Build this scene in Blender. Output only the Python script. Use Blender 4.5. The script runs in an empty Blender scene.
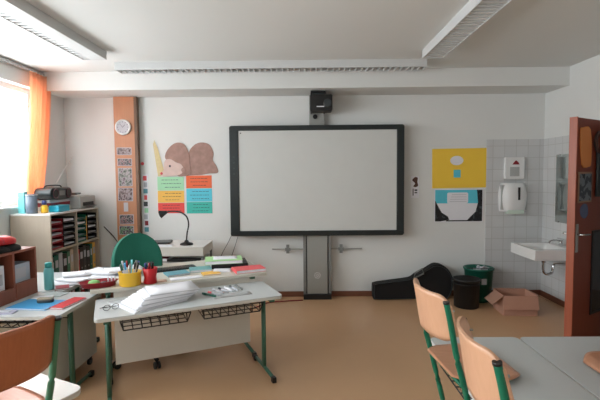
import bpy, bmesh, math, random
from mathutils import Vector, Matrix, Euler
random.seed(7)
S = bpy.context.scene
COL = S.collection
PI = math.pi
R = math.radians

# ------------------------------------------------------------------ camera
cam_d = bpy.data.cameras.new('camera')
cam = bpy.data.objects.new('camera', cam_d); COL.objects.link(cam)
cam_d.sensor_width = 36.0
cam_d.lens = 430.0 / 600.0 * 36.0
cam_d.clip_start = 0.05
cam.location = (0, 0, 1.6)
PITCH, YAW, ROLL = math.atan(25/430), math.atan(4/430), R(-0.5)
cam.matrix_world = Matrix.Translation((0, 0, 1.6)) @ Matrix.Rotation(YAW, 4, 'Z') @ Matrix.Rotation(PI/2-PITCH, 4, 'X') @ Matrix.Rotation(ROLL, 4, 'Z')
S.camera = cam

# ------------------------------------------------------------------ world, daylight, exposure
w = bpy.data.worlds.new('sky'); S.world = w; w.use_nodes = True
bg = w.node_tree.nodes['Background']
bg.inputs[0].default_value = (0.93, 0.97, 1.0, 1)
bg.inputs[1].default_value = 9.0
S.view_settings.view_transform = 'Standard'
S.view_settings.look = 'None'
S.view_settings.gamma = 1
S.view_settings.use_curve_mapping = False
S.view_settings.exposure = 0.26
WINS = [(3.30, 5.08), (1.5, 3.1), (-0.3, 1.3), (-2.1, -0.5)]
WZ0, WZ1 = 1.29, 2.62
XL, XR, YF, YB, ZC = -3.10, 3.10, 5.60, -2.6, 2.83
for a, b in WINS:
    ld = bpy.data.lights.new('window_daylight', 'AREA'); ld.shape = 'RECTANGLE'
    ld.size = b-a; ld.size_y = WZ1-WZ0
    lo = bpy.data.objects.new('window_daylight', ld); COL.objects.link(lo)
    lo.location = (XL-0.26, (a+b)/2, (WZ0+WZ1)/2)
    lo.rotation_euler = Euler((PI/2, 0, -PI/2))
    ld.cycles.is_portal = True

# ------------------------------------------------------------------ materials
def lin(c):
    return tuple(((v/255)/12.92 if v/255 <= 0.04045 else (((v/255)+0.055)/1.055)**2.4) for v in c)
def mat(name, c, rough=0.6, metal=0.0, var=0.0, scale=6.0, bump=0.0, spec=None, trans=0):
    m = bpy.data.materials.new(name); m.use_nodes = True
    nt = m.node_tree; p = nt.nodes['Principled BSDF']
    col = lin(c)
    p.inputs['Base Color'].default_value = (*col, 1)
    p.inputs['Roughness'].default_value = rough
    p.inputs['Metallic'].default_value = metal
    if spec is not None: p.inputs['Specular IOR Level'].default_value = spec
    tc = nt.nodes.new('ShaderNodeTexCoord')
    nz = nt.nodes.new('ShaderNodeTexNoise'); nz.inputs['Scale'].default_value = scale
    nz.inputs['Detail'].default_value = 4
    nt.links.new(tc.outputs['Object'], nz.inputs['Vector'])
    mx = nt.nodes.new('ShaderNodeMix'); mx.data_type = 'RGBA'
    v = var if var else 0.03
    mx.inputs[6].default_value = (*[k*(1-v) for k in col], 1)
    mx.inputs[7].default_value = (*[min(1, k*(1+v)) for k in col], 1)
    nt.links.new(nz.outputs['Fac'], mx.inputs[0])
    nt.links.new(mx.outputs[2], p.inputs['Base Color'])
    if bump:
        b = nt.nodes.new('ShaderNodeBump'); b.inputs['Strength'].default_value = bump
        b.inputs['Distance'].default_value = 0.01
        nt.links.new(nz.outputs['Fac'], b.inputs['Height']); nt.links.new(b.outputs[0], p.inputs['Normal'])
    return m
def wood(name, c, c2, rough=0.4, stretch=(18, 18, 1.2), coord='Object'):
    m = mat(name, c, rough); nt = m.node_tree; p = nt.nodes['Principled BSDF']
    tc = nt.nodes.new('ShaderNodeTexCoord'); mp = nt.nodes.new('ShaderNodeMapping')
    mp.inputs['Scale'].default_value = stretch
    nz = nt.nodes.new('ShaderNodeTexNoise'); nz.inputs['Scale'].default_value = 3; nz.inputs['Detail'].default_value = 6
    nz.inputs['Distortion'].default_value = 0.6
    mx = nt.nodes.new('ShaderNodeMix'); mx.data_type = 'RGBA'
    mx.inputs[6].default_value = (*lin(c), 1); mx.inputs[7].default_value = (*lin(c2), 1)
    nt.links.new(tc.outputs[coord], mp.inputs[0]); nt.links.new(mp.outputs[0], nz.inputs['Vector'])
    nt.links.new(nz.outputs['Fac'], mx.inputs[0]); nt.links.new(mx.outputs[2], p.inputs['Base Color'])
    return m
def tile_mat():
    m = mat('wall_tiles', (205, 208, 210), 0.22); nt = m.node_tree; p = nt.nodes['Principled BSDF']
    tc = nt.nodes.new('ShaderNodeTexCoord'); sp = nt.nodes.new('ShaderNodeSeparateXYZ')
    ad = nt.nodes.new('ShaderNodeMath'); ad.operation = 'SUBTRACT'
    cb = nt.nodes.new('ShaderNodeCombineXYZ')
    br = nt.nodes.new('ShaderNodeTexBrick')
    br.offset = 0; br.squash = 1
    br.inputs['Scale'].default_value = 1
    br.inputs['Brick Width'].default_value = 0.15; br.inputs['Row Height'].default_value = 0.15
    br.inputs['Mortar Size'].default_value = 0.0035; br.inputs['Mortar Smooth'].default_value = 0.2
    br.inputs['Color1'].default_value = (*lin((212, 214, 214)), 1)
    br.inputs['Color2'].default_value = (*lin((207, 209, 209)), 1)
    br.inputs['Mortar'].default_value = (*lin((190, 191, 188)), 1)
    nt.links.new(tc.outputs['Object'], sp.inputs[0])
    nt.links.new(sp.outputs[0], ad.inputs[0]); nt.links.new(sp.outputs[1], ad.inputs[1])
    nt.links.new(ad.outputs[0], cb.inputs[0]); nt.links.new(sp.outputs[2], cb.inputs[1])
    nt.links.new(cb.outputs[0], br.inputs['Vector'])
    nt.links.new(br.outputs['Color'], p.inputs['Base Color'])
    bp = nt.nodes.new('ShaderNodeBump'); bp.invert = True; bp.inputs['Strength'].default_value = 0.4; bp.inputs['Distance'].default_value = 0.003
    nt.links.new(br.outputs['Fac'], bp.inputs['Height']); nt.links.new(bp.outputs[0], p.inputs['Normal'])
    return m
def picture_mat(name, cols, scale, rough=0.5, stretch=(1, 1, 1)):
    """printed picture: blotches of several colours"""
    m = mat(name, cols[0], rough); nt = m.node_tree; p = nt.nodes['Principled BSDF']
    tc = nt.nodes.new('ShaderNodeTexCoord'); mp = nt.nodes.new('ShaderNodeMapping'); mp.inputs['Scale'].default_value = stretch
    nz = nt.nodes.new('ShaderNodeTexNoise'); nz.inputs['Scale'].default_value = scale; nz.inputs['Detail'].default_value = 3
    cr = nt.nodes.new('ShaderNodeValToRGB'); cr.color_ramp.interpolation = 'CONSTANT'
    el = cr.color_ramp.elements
    while len(el) < len(cols): el.new(0.5)
    for i, c in enumerate(cols):
        el[i].position = 0 if i == 0 else 0.3+0.4*i/len(cols); el[i].color = (*lin(c), 1)
    nt.links.new(tc.outputs['Object'], mp.inputs[0]); nt.links.new(mp.outputs[0], nz.inputs['Vector'])
    nt.links.new(nz.outputs['Fac'], cr.inputs[0]); nt.links.new(cr.outputs[0], p.inputs['Base Color'])
    return m
def glass_mat(name, tint=(1, 1, 1), gloss=0.06):
    m = bpy.data.materials.new(name); m.use_nodes = True; nt = m.node_tree; nt.nodes.clear()
    o = nt.nodes.new('ShaderNodeOutputMaterial'); t = nt.nodes.new('ShaderNodeBsdfTransparent'); t.inputs[0].default_value = (*tint, 1)
    g = nt.nodes.new('ShaderNodeBsdfGlossy'); g.inputs['Roughness'].default_value = 0.02
    x = nt.nodes.new('ShaderNodeMixShader'); x.inputs[0].default_value = gloss
    nt.links.new(t.outputs[0], x.inputs[1]); nt.links.new(g.outputs[0], x.inputs[2]); nt.links.new(x.outputs[0], o.inputs[0])
    return m
def cloth_mat(name, c, c2, transl=0.5):
    m = bpy.data.materials.new(name); m.use_nodes = True; nt = m.node_tree; nt.nodes.clear()
    o = nt.nodes.new('ShaderNodeOutputMaterial'); d = nt.nodes.new('ShaderNodeBsdfDiffuse'); t = nt.nodes.new('ShaderNodeBsdfTranslucent')
    tc = nt.nodes.new('ShaderNodeTexCoord'); mp = nt.nodes.new('ShaderNodeMapping'); mp.inputs['Scale'].default_value = (1, 7, 0.2)
    nz = nt.nodes.new('ShaderNodeTexNoise'); nz.inputs['Scale'].default_value = 2
    mx = nt.nodes.new('ShaderNodeMix'); mx.data_type = 'RGBA'
    mx.inputs[6].default_value = (*lin(c), 1); mx.inputs[7].default_value = (*lin(c2), 1)
    nt.links.new(tc.outputs['Object'], mp.inputs[0]); nt.links.new(mp.outputs[0], nz.inputs['Vector']); nt.links.new(nz.outputs['Fac'], mx.inputs[0])
    nt.links.new(mx.outputs[2], d.inputs[0]); nt.links.new(mx.outputs[2], t.inputs[0])
    x = nt.nodes.new('ShaderNodeMixShader'); x.inputs[0].default_value = transl
    nt.links.new(d.outputs[0], x.inputs[1]); nt.links.new(t.outputs[0], x.inputs[2]); nt.links.new(x.outputs[0], o.inputs[0])
    return m

m_wall = mat('wall_paint', (225, 227, 225), 0.9, var=0.02, scale=2, bump=0.03)
m_ceil = mat('ceiling_paint', (222, 225, 223), 0.9, var=0.02, scale=1.5)
m_floor = mat('linoleum', (204, 163, 124), 0.36, var=0.07, scale=2.2, bump=0.01)
m_tiles = tile_mat()
m_base = wood('baseboard_wood', (132, 84, 62), (112, 68, 50), 0.5, (2, 2, 18))
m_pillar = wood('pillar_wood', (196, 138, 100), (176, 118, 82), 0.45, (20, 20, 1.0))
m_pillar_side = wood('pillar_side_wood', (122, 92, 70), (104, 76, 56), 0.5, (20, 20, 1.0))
m_beech = wood('beech_veneer', (226, 180, 148), (210, 160, 126), 0.33, (3, 26, 5))
m_seatbeech = wood('beech_seat_veneer', (206, 152, 122), (188, 132, 100), 0.3, (3, 26, 5))
m_shadebeech = wood('shaded_beech_veneer', (190, 116, 78), (166, 96, 62), 0.3, (26, 26, 2))  # chair back turned from the window, its shade mixed into the veneer colour
m_seatred = wood('reddish_seat_veneer', (206, 140, 112), (186, 118, 92), 0.28, (3, 26, 5))
m_door = wood('door_veneer', (134, 62, 40), (112, 48, 32), 0.35, (16, 16, 1.2))
m_dooredge = wood('door_edge', (170, 92, 64), (150, 78, 54), 0.4, (16, 16, 1.2))
m_brown = wood('brown_stained_wood', (156, 92, 72), (130, 74, 56), 0.45, (12, 12, 2))
m_shelf = wood('shelf_board', (196, 184, 168), (184, 170, 152), 0.5, (10, 10, 1.5))
m_green = mat('green_enamel', (0, 112, 84), 0.28)
m_dgreen = mat('dull_green_enamel', (60, 104, 86), 0.35)
m_lgreen = mat('pale_green_enamel', (66, 128, 100), 0.35)
m_upho = mat('green_upholstery', (20, 98, 80), 0.85, var=0.08, scale=60, bump=0.1)
m_black = mat('black_plastic', (24, 24, 25), 0.4)
m_case = mat('black_nylon', (16, 15, 17), 0.85, var=0.2, scale=40)
m_dark = mat('charcoal', (52, 58, 60), 0.35)
m_grey = mat('mid_grey', (126, 128, 126), 0.5)
m_lgrey = mat('light_grey', (178, 180, 178), 0.5)
m_alu = mat('brushed_metal', (158, 160, 156), 0.45, 0.25)
m_chrome = mat('chrome', (200, 200, 200), 0.15, 1.0)
m_top = mat('table_laminate', (192, 196, 196), 0.34, var=0.02, scale=90)
m_topedge = mat('table_edge', (205, 206, 200), 0.45)
m_whitetop = mat('white_laminate', (228, 226, 222), 0.3)
m_beige = mat('beige_laminate', (200, 196, 184), 0.45)
m_panel = mat('desk_panel', (214, 211, 202), 0.5)
m_board = mat('whiteboard', (208, 210, 207), 0.32, spec=0.3)
m_boardframe = mat('board_frame', (28, 36, 37), 0.32)
m_white = mat('white_plastic', (232, 233, 232), 0.35)
m_ceramic = mat('white_ceramic', (236, 236, 234), 0.12)
m_paper = mat('paper', (234, 235, 240), 0.8)
m_papergrey = mat('grey_paper', (190, 192, 198), 0.8)
m_ink = mat('ink', (52, 54, 62), 0.8)
m_lampw = mat('lamp_housing', (206, 208, 208), 0.5)
m_louvre = mat('lamp_louvre', (216, 220, 220), 0.6)
m_lampgap = mat('lamp_inside', (205, 208, 208), 0.5)
m_card = mat('cardboard', (190, 144, 122), 0.85, var=0.06)
m_cardin = mat('cardboard_inside', (172, 130, 110), 0.85)
m_red = mat('red', (198, 30, 38), 0.4)
m_dred = mat('dark_red', (140, 26, 38), 0.5)
m_coral = mat('coral_red', (232, 92, 96), 0.5)
m_orange = mat('orange_paper', (236, 112, 72), 0.7)
m_yellow = mat('yellow_plastic', (240, 190, 50), 0.4)
m_ypaper = mat('yellow_paper', (240, 190, 92), 0.7)
m_yposter = mat('yellow_poster', (250, 208, 70), 0.6)
m_gpaper = mat('green_paper', (168, 222, 182), 0.7)
m_lime = mat('light_green_cover', (176, 226, 160), 0.5)
m_cyan = mat('cyan_paper', (92, 204, 224), 0.6)
m_teal = mat('teal_paper', (66, 190, 176), 0.6)
m_rpaper = mat('red_paper', (232, 84, 78), 0.7)
m_blue = mat('blue_cover', (70, 160, 214), 0.4)
m_dblue = mat('dark_blue', (50, 70, 130), 0.4)
m_tealbook = mat('teal_cover', (96, 156, 170), 0.5)
m_turq = mat('turquoise_plastic', (120, 206, 210), 0.3)
m_fur = mat('brown_painted_paper', (168, 136, 126), 0.9, var=0.4, scale=14)
m_fur2 = mat('pale_painted_paper', (216, 192, 184), 0.9, var=0.12, scale=18)
m_straw = mat('straw_paper', (214, 198, 150), 0.8, var=0.15, scale=30)
m_bin = mat('green_bin', (18, 96, 78), 0.4)
m_glass = glass_mat('window_glass')
m_dglass = mat('dark_glass', (34, 32, 34), 0.08)
m_mirror = mat('mirror', (206, 214, 212), 0.04, 1.0)
m_curtain = cloth_mat('orange_curtain', (254, 222, 198), (251, 196, 158), 0.7)
m_winframe = mat('window_frame', (235, 235, 235), 0.4)

# ------------------------------------------------------------------ mesh helpers
class MB:
    def __init__(s): s.bm = bmesh.new()
    def _fin(s, geom_faces, mi, smooth=False):
        for f in geom_faces:
            f.material_index = mi; f.smooth = smooth
    def box(s, c, d, rot=None, mi=0, piv=None):
        r = bmesh.ops.create_cube(s.bm, size=1)
        M = Matrix.Translation(c) @ ((Euler(rot).to_matrix().to_4x4()) if rot else Matrix()) @ Matrix.Diagonal((*d, 1))
        bmesh.ops.transform(s.bm, matrix=M, verts=r['verts'])
        s._fin({f for v in r['verts'] for f in v.link_faces}, mi); return s
    def bx(s, x0, x1, y0, y1, z0, z1, mi=0):
        return s.box(((x0+x1)/2, (y0+y1)/2, (z0+z1)/2), (abs(x1-x0), abs(y1-y0), abs(z1-z0)), mi=mi)
    def cyl(s, p0, p1, r, r2=None, n=16, mi=0, caps=True):
        p0, p1 = Vector(p0), Vector(p1); d = p1-p0
        q = d.to_track_quat('Z', 'Y').to_matrix().to_4x4()
        g = bmesh.ops.create_cone(s.bm, cap_ends=caps, segments=n, radius1=r, radius2=r if r2 is None else r2, depth=d.length)
        bmesh.ops.transform(s.bm, matrix=Matrix.Translation((p0+p1)/2) @ q, verts=g['verts'])
        for f in {f for v in g['verts'] for f in v.link_faces}:
            f.material_index = mi; f.smooth = len(f.verts) == 4
        return s
    def sph(s, c, r, sc=(1, 1, 1), mi=0, n=12):
        g = bmesh.ops.create_uvsphere(s.bm, u_segments=n, v_segments=max(6, n//2), radius=r)
        bmesh.ops.transform(s.bm, matrix=Matrix.Translation(c) @ Matrix.Diagonal((*sc, 1)), verts=g['verts'])
        s._fin({f for v in g['verts'] for f in v.link_faces}, mi, True); return s
    def tube(s, pts, r, n=8, mi=0, ry=None, closed=False, up=(0, 0, 1)):
        pts = [Vector(p) for p in pts]; rings = []
        N = len(pts)
        for i, p in enumerate(pts):
            if closed: t = pts[(i+1) % N]-pts[i-1]
            else: t = pts[min(i+1, N-1)]-pts[max(i-1, 0)]
            t.normalize(); u = Vector(up)
            if abs(t.dot(u)) > 0.97: u = Vector((0, 1, 0)) if abs(t.y) < 0.9 else Vector((1, 0, 0))
            a = t.cross(u).normalized(); b = a.cross(t).normalized()
            rr = ry or r
            rings.append([s.bm.verts.new(p+a*math.cos(2*PI*k/n)*r+b*math.sin(2*PI*k/n)*rr) for k in range(n)])
        rng = range(N if closed else N-1); fs = []
        for i in rng:
            A, Bq = rings[i], rings[(i+1) % N]
            for k in range(n): fs.append(s.bm.faces.new((A[k], A[(k+1) % n], Bq[(k+1) % n], Bq[k])))
        s._fin(fs, mi, True)
        if not closed:
            s._fin([s.bm.faces.new(rings[0][::-1]), s.bm.faces.new(rings[-1])], mi)
        return s
    def prism(s, poly, a, b, axis='z', mi=0, smooth=False):
        def P(u, v, h): return {'z': (u, v, h), 'y': (u, h, v), 'x': (h, u, v)}[axis]
        lo = [s.bm.verts.new(P(u, v, a)) for u, v in poly]; hi = [s.bm.verts.new(P(u, v, b)) for u, v in poly]
        n = len(poly); fs = [s.bm.faces.new(lo[::-1]), s.bm.faces.new(hi)]
        s._fin(fs, mi)
        s._fin([s.bm.faces.new((lo[i], lo[(i+1) % n], hi[(i+1) % n], hi[i])) for i in range(n)], mi, smooth)
        return s
    def lathe(s, prof, c=(0, 0, 0), n=24, mi=0, sx=1, sy=1):
        rings = [[s.bm.verts.new((c[0]+r*math.cos(2*PI*k/n)*sx, c[1]+r*math.sin(2*PI*k/n)*sy, c[2]+z)) for k in range(n)] for r, z in prof]
        fs = []
        for A, Bq in zip(rings, rings[1:]):
            for k in range(n): fs.append(s.bm.faces.new((A[k], A[(k+1) % n], Bq[(k+1) % n], Bq[k])))
        s._fin(fs, mi, True)
        s._fin([s.bm.faces.new(rings[0][::-1]), s.bm.faces.new(rings[-1])], mi); return s
    def sheet(s, fn, nu, nv, th, mi=0, nrm=None):
        """closed slab round a parametric sheet fn(u,v); thickness th along the normal"""
        P = [[Vector(fn(i/nu, j/nv)) for j in range(nv+1)] for i in range(nu+1)]
        def N(i, j):
            a = P[min(i+1, nu)][j]-P[max(i-1, 0)][j]; b = P[i][min(j+1, nv)]-P[i][max(j-1, 0)]
            k = a.cross(b); return k.normalized() if k.length > 1e-9 else Vector((0, 0, 1))
        T = [[s.bm.verts.new(P[i][j]+N(i, j)*th/2) for j in range(nv+1)] for i in range(nu+1)]
        Bt = [[s.bm.verts.new(P[i][j]-N(i, j)*th/2) for j in range(nv+1)] for i in range(nu+1)]
        fs = []
        for i in range(nu):
            for j in range(nv):
                fs.append(s.bm.faces.new((T[i][j], T[i+1][j], T[i+1][j+1], T[i][j+1])))
                fs.append(s.bm.faces.new((Bt[i][j], Bt[i][j+1], Bt[i+1][j+1], Bt[i+1][j])))
        s._fin(fs, mi, True); e = []
        for i in range(nu):
            e.append(s.bm.faces.new((T[i][0], Bt[i][0], Bt[i+1][0], T[i+1][0]))); e.append(s.bm.faces.new((T[i][nv], T[i+1][nv], Bt[i+1][nv], Bt[i][nv])))
        for j in range(nv):
            e.append(s.bm.faces.new((T[0][j], T[0][j+1], Bt[0][j+1], Bt[0][j]))); e.append(s.bm.faces.new((T[nu][j], Bt[nu][j], Bt[nu][j+1], T[nu][j+1])))
        s._fin(e, mi); return s
    def xf(s, M):
        bmesh.ops.transform(s.bm, matrix=M, verts=s.bm.verts); return s
    def build(s, name, m, parent=None, bevel=0, loc=None, rot=None):
        bmesh.ops.recalc_face_normals(s.bm, faces=s.bm.faces)
        me = bpy.data.meshes.new(name); s.bm.to_mesh(me); s.bm.free()
        for k in (m if isinstance(m, (list, tuple)) else [m]): me.materials.append(k)
        o = bpy.data.objects.new(name, me); COL.objects.link(o)
        if parent: o.parent = parent
        if loc: o.location = loc
        if rot: o.rotation_euler = rot
        if bevel:
            b = o.modifiers.new('bevel', 'BEVEL'); b.width = bevel; b.segments = 2; b.limit_method = 'ANGLE'; b.angle_limit = R(50)
        return o
def thing(name, label, cat, loc=(0, 0, 0), rz=0, group=None):
    o = bpy.data.objects.new(name, None); COL.objects.link(o); o.empty_display_size = 0.1
    o.location = loc; o.rotation_euler = (0, 0, rz); return tag(o, label, cat, group)
def tag(o, label, cat, group=None):
    o['label'] = label; o['category'] = cat
    if group: o['group'] = group
    return o
def struct(o): o['kind'] = 'structure'; return o
def dup(root, loc, rz, label=None):
    r = root.copy(); COL.objects.link(r); r.location = loc; r.rotation_euler = (0, 0, rz)
    if label: r['label'] = label
    for ch in list(root.children):
        c = ch.copy(); COL.objects.link(c); c.parent = r
        for g in list(ch.children):
            d = g.copy(); COL.objects.link(d); d.parent = c
    return r
def rrect(x0, x1, y0, y1, r, n=5):
    out = []
    for cx, cy, a in ((x1-r, y1-r, 0), (x0+r, y1-r, 90), (x0+r, y0+r, 180), (x1-r, y0+r, 270)):
        for k in range(n+1):
            t = R(a+90*k/n); out.append((cx+r*math.cos(t), cy+r*math.sin(t)))
    return out
def smooth_poly(p, sub=5):
    n = len(p); out = []
    for i in range(n):
        a, b, c, d = [Vector(p[(i+k-1) % n]) for k in range(4)]
        for k in range(sub):
            t = k/sub
            out.append(tuple(0.5*((2*b)+(-a+c)*t+(2*a-5*b+4*c-d)*t*t+(-a+3*b-3*c+d)*t**3)))
    return out
def smooth_path(p, sub=6):
    p = [Vector(q) for q in p]; out = []
    for i in range(len(p)-1):
        a, b, c, d = p[max(i-1, 0)], p[i], p[i+1], p[min(i+2, len(p)-1)]
        for k in range(sub):
            t = k/sub
            out.append(0.5*((2*b)+(-a+c)*t+(2*a-5*b+4*c-d)*t*t+(-a+3*b-3*c+d)*t**3))
    out.append(p[-1]); return out

# ================================================================== SETTING
struct(MB().bx(XL-.25, 5.2, YB-.2, YF+.2, -0.2, 0).build('floor', m_floor))
struct(MB().bx(XL-.25, 5.2, YB-.2, YF+.2, ZC, ZC+.2).build('ceiling', m_ceil))
struct(MB().bx(XL-.25, XR+.2, YF, YF+.2, 0, ZC).build('wall_front', m_wall))
struct(MB().bx(XL-.25, XR+.2, YB-.2, YB, 0, ZC).build('wall_back', m_wall))
b = MB()
b.bx(XL-.25, XL, YB, YF, 0, WZ0).bx(XL-.25, XL, YB, YF, WZ1, ZC)
ys = [YB]+[v for a in sorted(WINS) for v in a]+[YF]
for i in range(0, len(ys), 2): b.bx(XL-.25, XL, ys[i], ys[i+1], WZ0, WZ1)
struct(b.build('wall_left', m_wall))
DY0, DY1 = 3.27, 4.30
b = MB().bx(XR, XR+.2, YB, DY0, 0, ZC).bx(XR, XR+.2, DY1, YF, 0, ZC).bx(XR, XR+.2, DY0, DY1, 2.12, ZC)
struct(b.build('wall_right', m_wall))
b = MB().bx(4.9, 5.1, 2.0, 5.6, 0, ZC).bx(XR+.2, 5.1, 1.8, 2.0, 0, ZC).bx(XR+.2, 5.1, 5.6, 5.8, 0, ZC)
struct(b.build('wall_corridor', m_wall))
# beam along the front wall (boxed soffit)
struct(MB().bx(XL, XR, 5.10, YF, 2.615, ZC).build('trim_1', m_wall))
# tiled corner round the washbasin
struct(MB().bx(2.36, XR, YF-.008, YF, 0.07, 2.035).bx(XR-.008, XR, 4.45, YF-.008, 0.07, 2.035).build('trim_2', m_tiles))
struct(MB().bx(XL, XR-.0, YF-.02, YF-.0081, 0, .07).build('baseboard_front', m_base))
struct(MB().bx(XR-.02, XR-.0, 4.36, YF-.02, 0, .07).build('baseboard_right', m_base))
struct(MB().bx(XL, XL+.012, YB, YF-.02, 0, .07).build('baseboard_left', m_base))
# windows
for i, (a, c) in enumerate(WINS):
    o = MB(); x0, x1 = XL-.17, XL-.10
    o.bx(x0, x1, a, c, WZ0, WZ0+.06).bx(x0, x1, a, c, WZ1-.06, WZ1)
    for yy in (a, (a+c)/2-.03, c-.06): o.bx(x0, x1, yy, yy+.06, WZ0+.06, WZ1-.06)
    o = struct(o.build('window_%d' % (i+1), m_winframe, bevel=.004))
    m2 = (a+c)/2
    for p, q in ((a+.06, m2-.03), (m2+.03, c-.06)):
        MB().bx(XL-.14, XL-.132, p, q, WZ0+.06, WZ1-.06).build('pane', m_glass, o)
        MB().bx(XL-.10, XL-.085, (p+q)/2+.3*(1 if p == a+.06 else -1)-.012, (p+q)/2+.3*(1 if p == a+.06 else -1)+.012, 1.85, 1.97).build('window_handle', m_alu, o, bevel=.003)
    MB().bx(XL-.10, XL+.035, a-.03, c+.03, WZ0-.028, WZ0-.001).build('window_sill', m_whitetop, o, bevel=.005)
# door frame
b = MB()
for y0, y1 in ((DY0-.06, DY0+.03), (DY1-.03, DY1+.06)): b.bx(XR-.015, XR+.215, y0, y1, 0, 2.17)
b.bx(XR-.015, XR+.215, DY0+.03, DY1-.03, 2.09, 2.17)
struct(b.build('trim_3', mat('door_frame_paint', (132, 134, 130), 0.4), bevel=.004))
# door leaf, swung open into the room
D0 = Vector((3.085, 4.262, 0)); D1 = Vector((2.325, 3.755, 0))
dv = (D1-D0); DL = dv.length; ang = math.atan2(dv.y, dv.x)
b = MB().bx(0, DL, -.025, .025, 0.008, 2.075)
door = struct(b.build('door_1', m_door, bevel=.003)); door.location = D0; door.rotation_euler = (0, 0, ang)
# local +y of the leaf faces the camera side
MB().bx(DL-.001, DL+.004, -.03, .034, 0.01, 2.078).bx(DL-.012, DL+.003, .0255, .034, .01, 2.078).build('door_edge_strip', m_dooredge, door, bevel=.002)
MB().bx(.12, DL-.36, .0252, .031, .31, 1.05).build('glass_pane', m_dglass, door)
MB().bx(.10, DL-.34, .0251, .036, .29, .31).bx(.10, DL-.34, .0251, .036, 1.05, 1.07).bx(.10, .12, .0251, .036, .31, 1.05).bx(DL-.36, DL-.34, .0251, .036, .31, 1.05).build('glazing_bead', m_black, door)
for sgn in (1, -1):
    h = MB().bx(DL-.075, DL-.035, sgn*.0252, sgn*.033, .90, 1.15).build('handle_plate', m_alu, door, bevel=.002)
    MB().tube(smooth_path([(DL-.055, sgn*.033, 1.06), (DL-.055, sgn*.075, 1.06), (DL-.075, sgn*.085, 1.06), (DL-.17, sgn*.085, 1.055)]), .009).build('lever_handle', m_chrome, h)
for z in (.35, 1.75): MB().cyl((0.0, .032, z-.05), (0.0, .032, z+.05), .009).build('hinge', m_alu, door)

# ================================================================== CEILING LUMINAIRES
def luminaire(label, x0, x1, y0, y1, along, solid=None):
    t = thing('ceiling_light', label, 'ceiling light', ((x0+x1)/2, (y0+y1)/2, ZC), 0, None)
    hx, hy = (x1-x0)/2, (y1-y0)/2; e = .012; h = -.082
    b = MB().bx(-hx, hx, -hy, hy, -.018, -.0002)
    b.bx(-hx, -hx+e, -hy, hy, h, -.018).bx(hx-e, hx, -hy, hy, h, -.018).bx(-hx+e, hx-e, -hy, -hy+e, h, -.018).bx(-hx+e, hx-e, hy-e, hy, h, -.018)
    b.build('housing', m_lampw, t)
    g = MB(); g.bx(-hx+e, hx-e, -hy+e, hy-e, -.024, -.0185, mi=1)
    L = 2*(hy if along == 'y' else hx); n = int(L/.062)
    for i in range(1, n):
        p = -L/2+L*i/n
        if along == 'y': g.bx(-hx+e, hx-e, p-.016, p+.016, h+.004, h+.034)
        else: g.bx(p-.006, p+.006, -hy+e, hy-e, h+.004, h+.034)
    if solid: g.bx(solid, hx-e, -hy+e, hy-e, h+.001, h+.036)
    g.build('louvre', [m_louvre, m_lampgap], t)
    for s_ in ((-.035, .035)):
        if along == 'y': MB().cyl((s_*1.8, -hy+.05, -.036), (s_*1.8, hy-.05, -.036), .011).build('tube_lamp', m_white, t)
        else: MB().cyl((-hx+.05, s_, -.036), (hx-.05, s_, -.036), .011).build('tube_lamp', m_white, t)
    return t
luminaire('long white louvred ceiling light at the left, above the window side', -2.17, -1.93, -.2, 4.29, 'y', -.035)
luminaire('long white louvred ceiling light at the right, running towards the board wall', 1.19, 1.40, -.2, 4.37, 'y')
luminaire('long white louvred ceiling light running crosswise just before the boxed beam', -2.03, 1.33, 4.69, 4.88, 'x')

# ================================================================== WINDOW SIDE
t = thing('curtain_rail', 'white curtain rail high on the window wall just under the ceiling', 'curtain rail', (XL+.045, 0, 2.80))
MB().bx(-.02, .02, -2.4, 5.24, -.012, .012).build('track', m_lgrey, t, bevel=.003)
for y in (-2.2, -.2, 1.7, 3.5, 5.15): MB().bx(-.0445, -.0205, y-.012, y+.012, -.01, .01).build('wall_bracket', m_lgrey, t)
def cur(u, v):
    # u across, v down
    yt = 4.80+.40*u; yb = 4.62+.30*u
    k = v**1.3; y = yt*(1-k)+yb*k
    amp = .022*(1+.5*v)
    x = XL+.075+amp*math.sin(u*2*PI*6.0+.6*math.sin(3*v))+.01*math.sin(9*u)
    return (x, y, 2.775-v*1.43)
c = MB().sheet(cur, 90, 24, .003).build('curtain', m_curtain)
tag(c, 'sheer orange curtain gathered at the far end of the window', 'curtain')
for i in range(7): MB().box((XL+.07, 4.83+.056*i, 2.782), (.006, .004, .02)).build('hook', m_white, c)
# stick leaning in the corner
tag(MB().cyl((-3.07, 5.22, 1.45), (-3.0, 5.572, 1.86), .006, n=8).build('stick', m_white), 'thin pale stick leaning in the corner right of the curtain', 'stick')

# ================================================================== FRONT WALL
pil = thing('wooden_pillar', 'floor to beam beech-clad pillar on the front wall left of the board', 'pillar', (-2.285, YF-.0205, 0))
MB().bx(-.13, .13, -.075, -.0, .002, 2.612).build('cladding', m_pillar, pil, bevel=.002)
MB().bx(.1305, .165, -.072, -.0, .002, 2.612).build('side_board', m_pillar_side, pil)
PY = YF-.0205-.0755
ck = thing('wall_clock', 'small round white wall clock high on the wooden pillar', 'clock', (-2.292, PY, 2.225))
MB().lathe([(.098, 0), (.1, .01), (.098, .03), (.082, .034), (.08, .022), (.001, .022)], n=32).xf(Matrix.Rotation(PI/2, 4, 'X')).build('rim', m_white, ck)
MB().cyl((0, -.0221, 0), (0, -.0235, 0), .079, n=32).build('dial', m_papergrey, ck)
b = MB()
for k in range(12):
    a = k*PI/6; b.box((.066*math.sin(a), -.0242, .066*math.cos(a)), (.005, .001, .014), (0, a, 0))
b.build('hour_marks', m_ink, ck)
MB().box((.012, -.0252, .014), (.005, .001, .045), (0, R(40), 0)).build('hour_hand', m_ink, ck)
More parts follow.
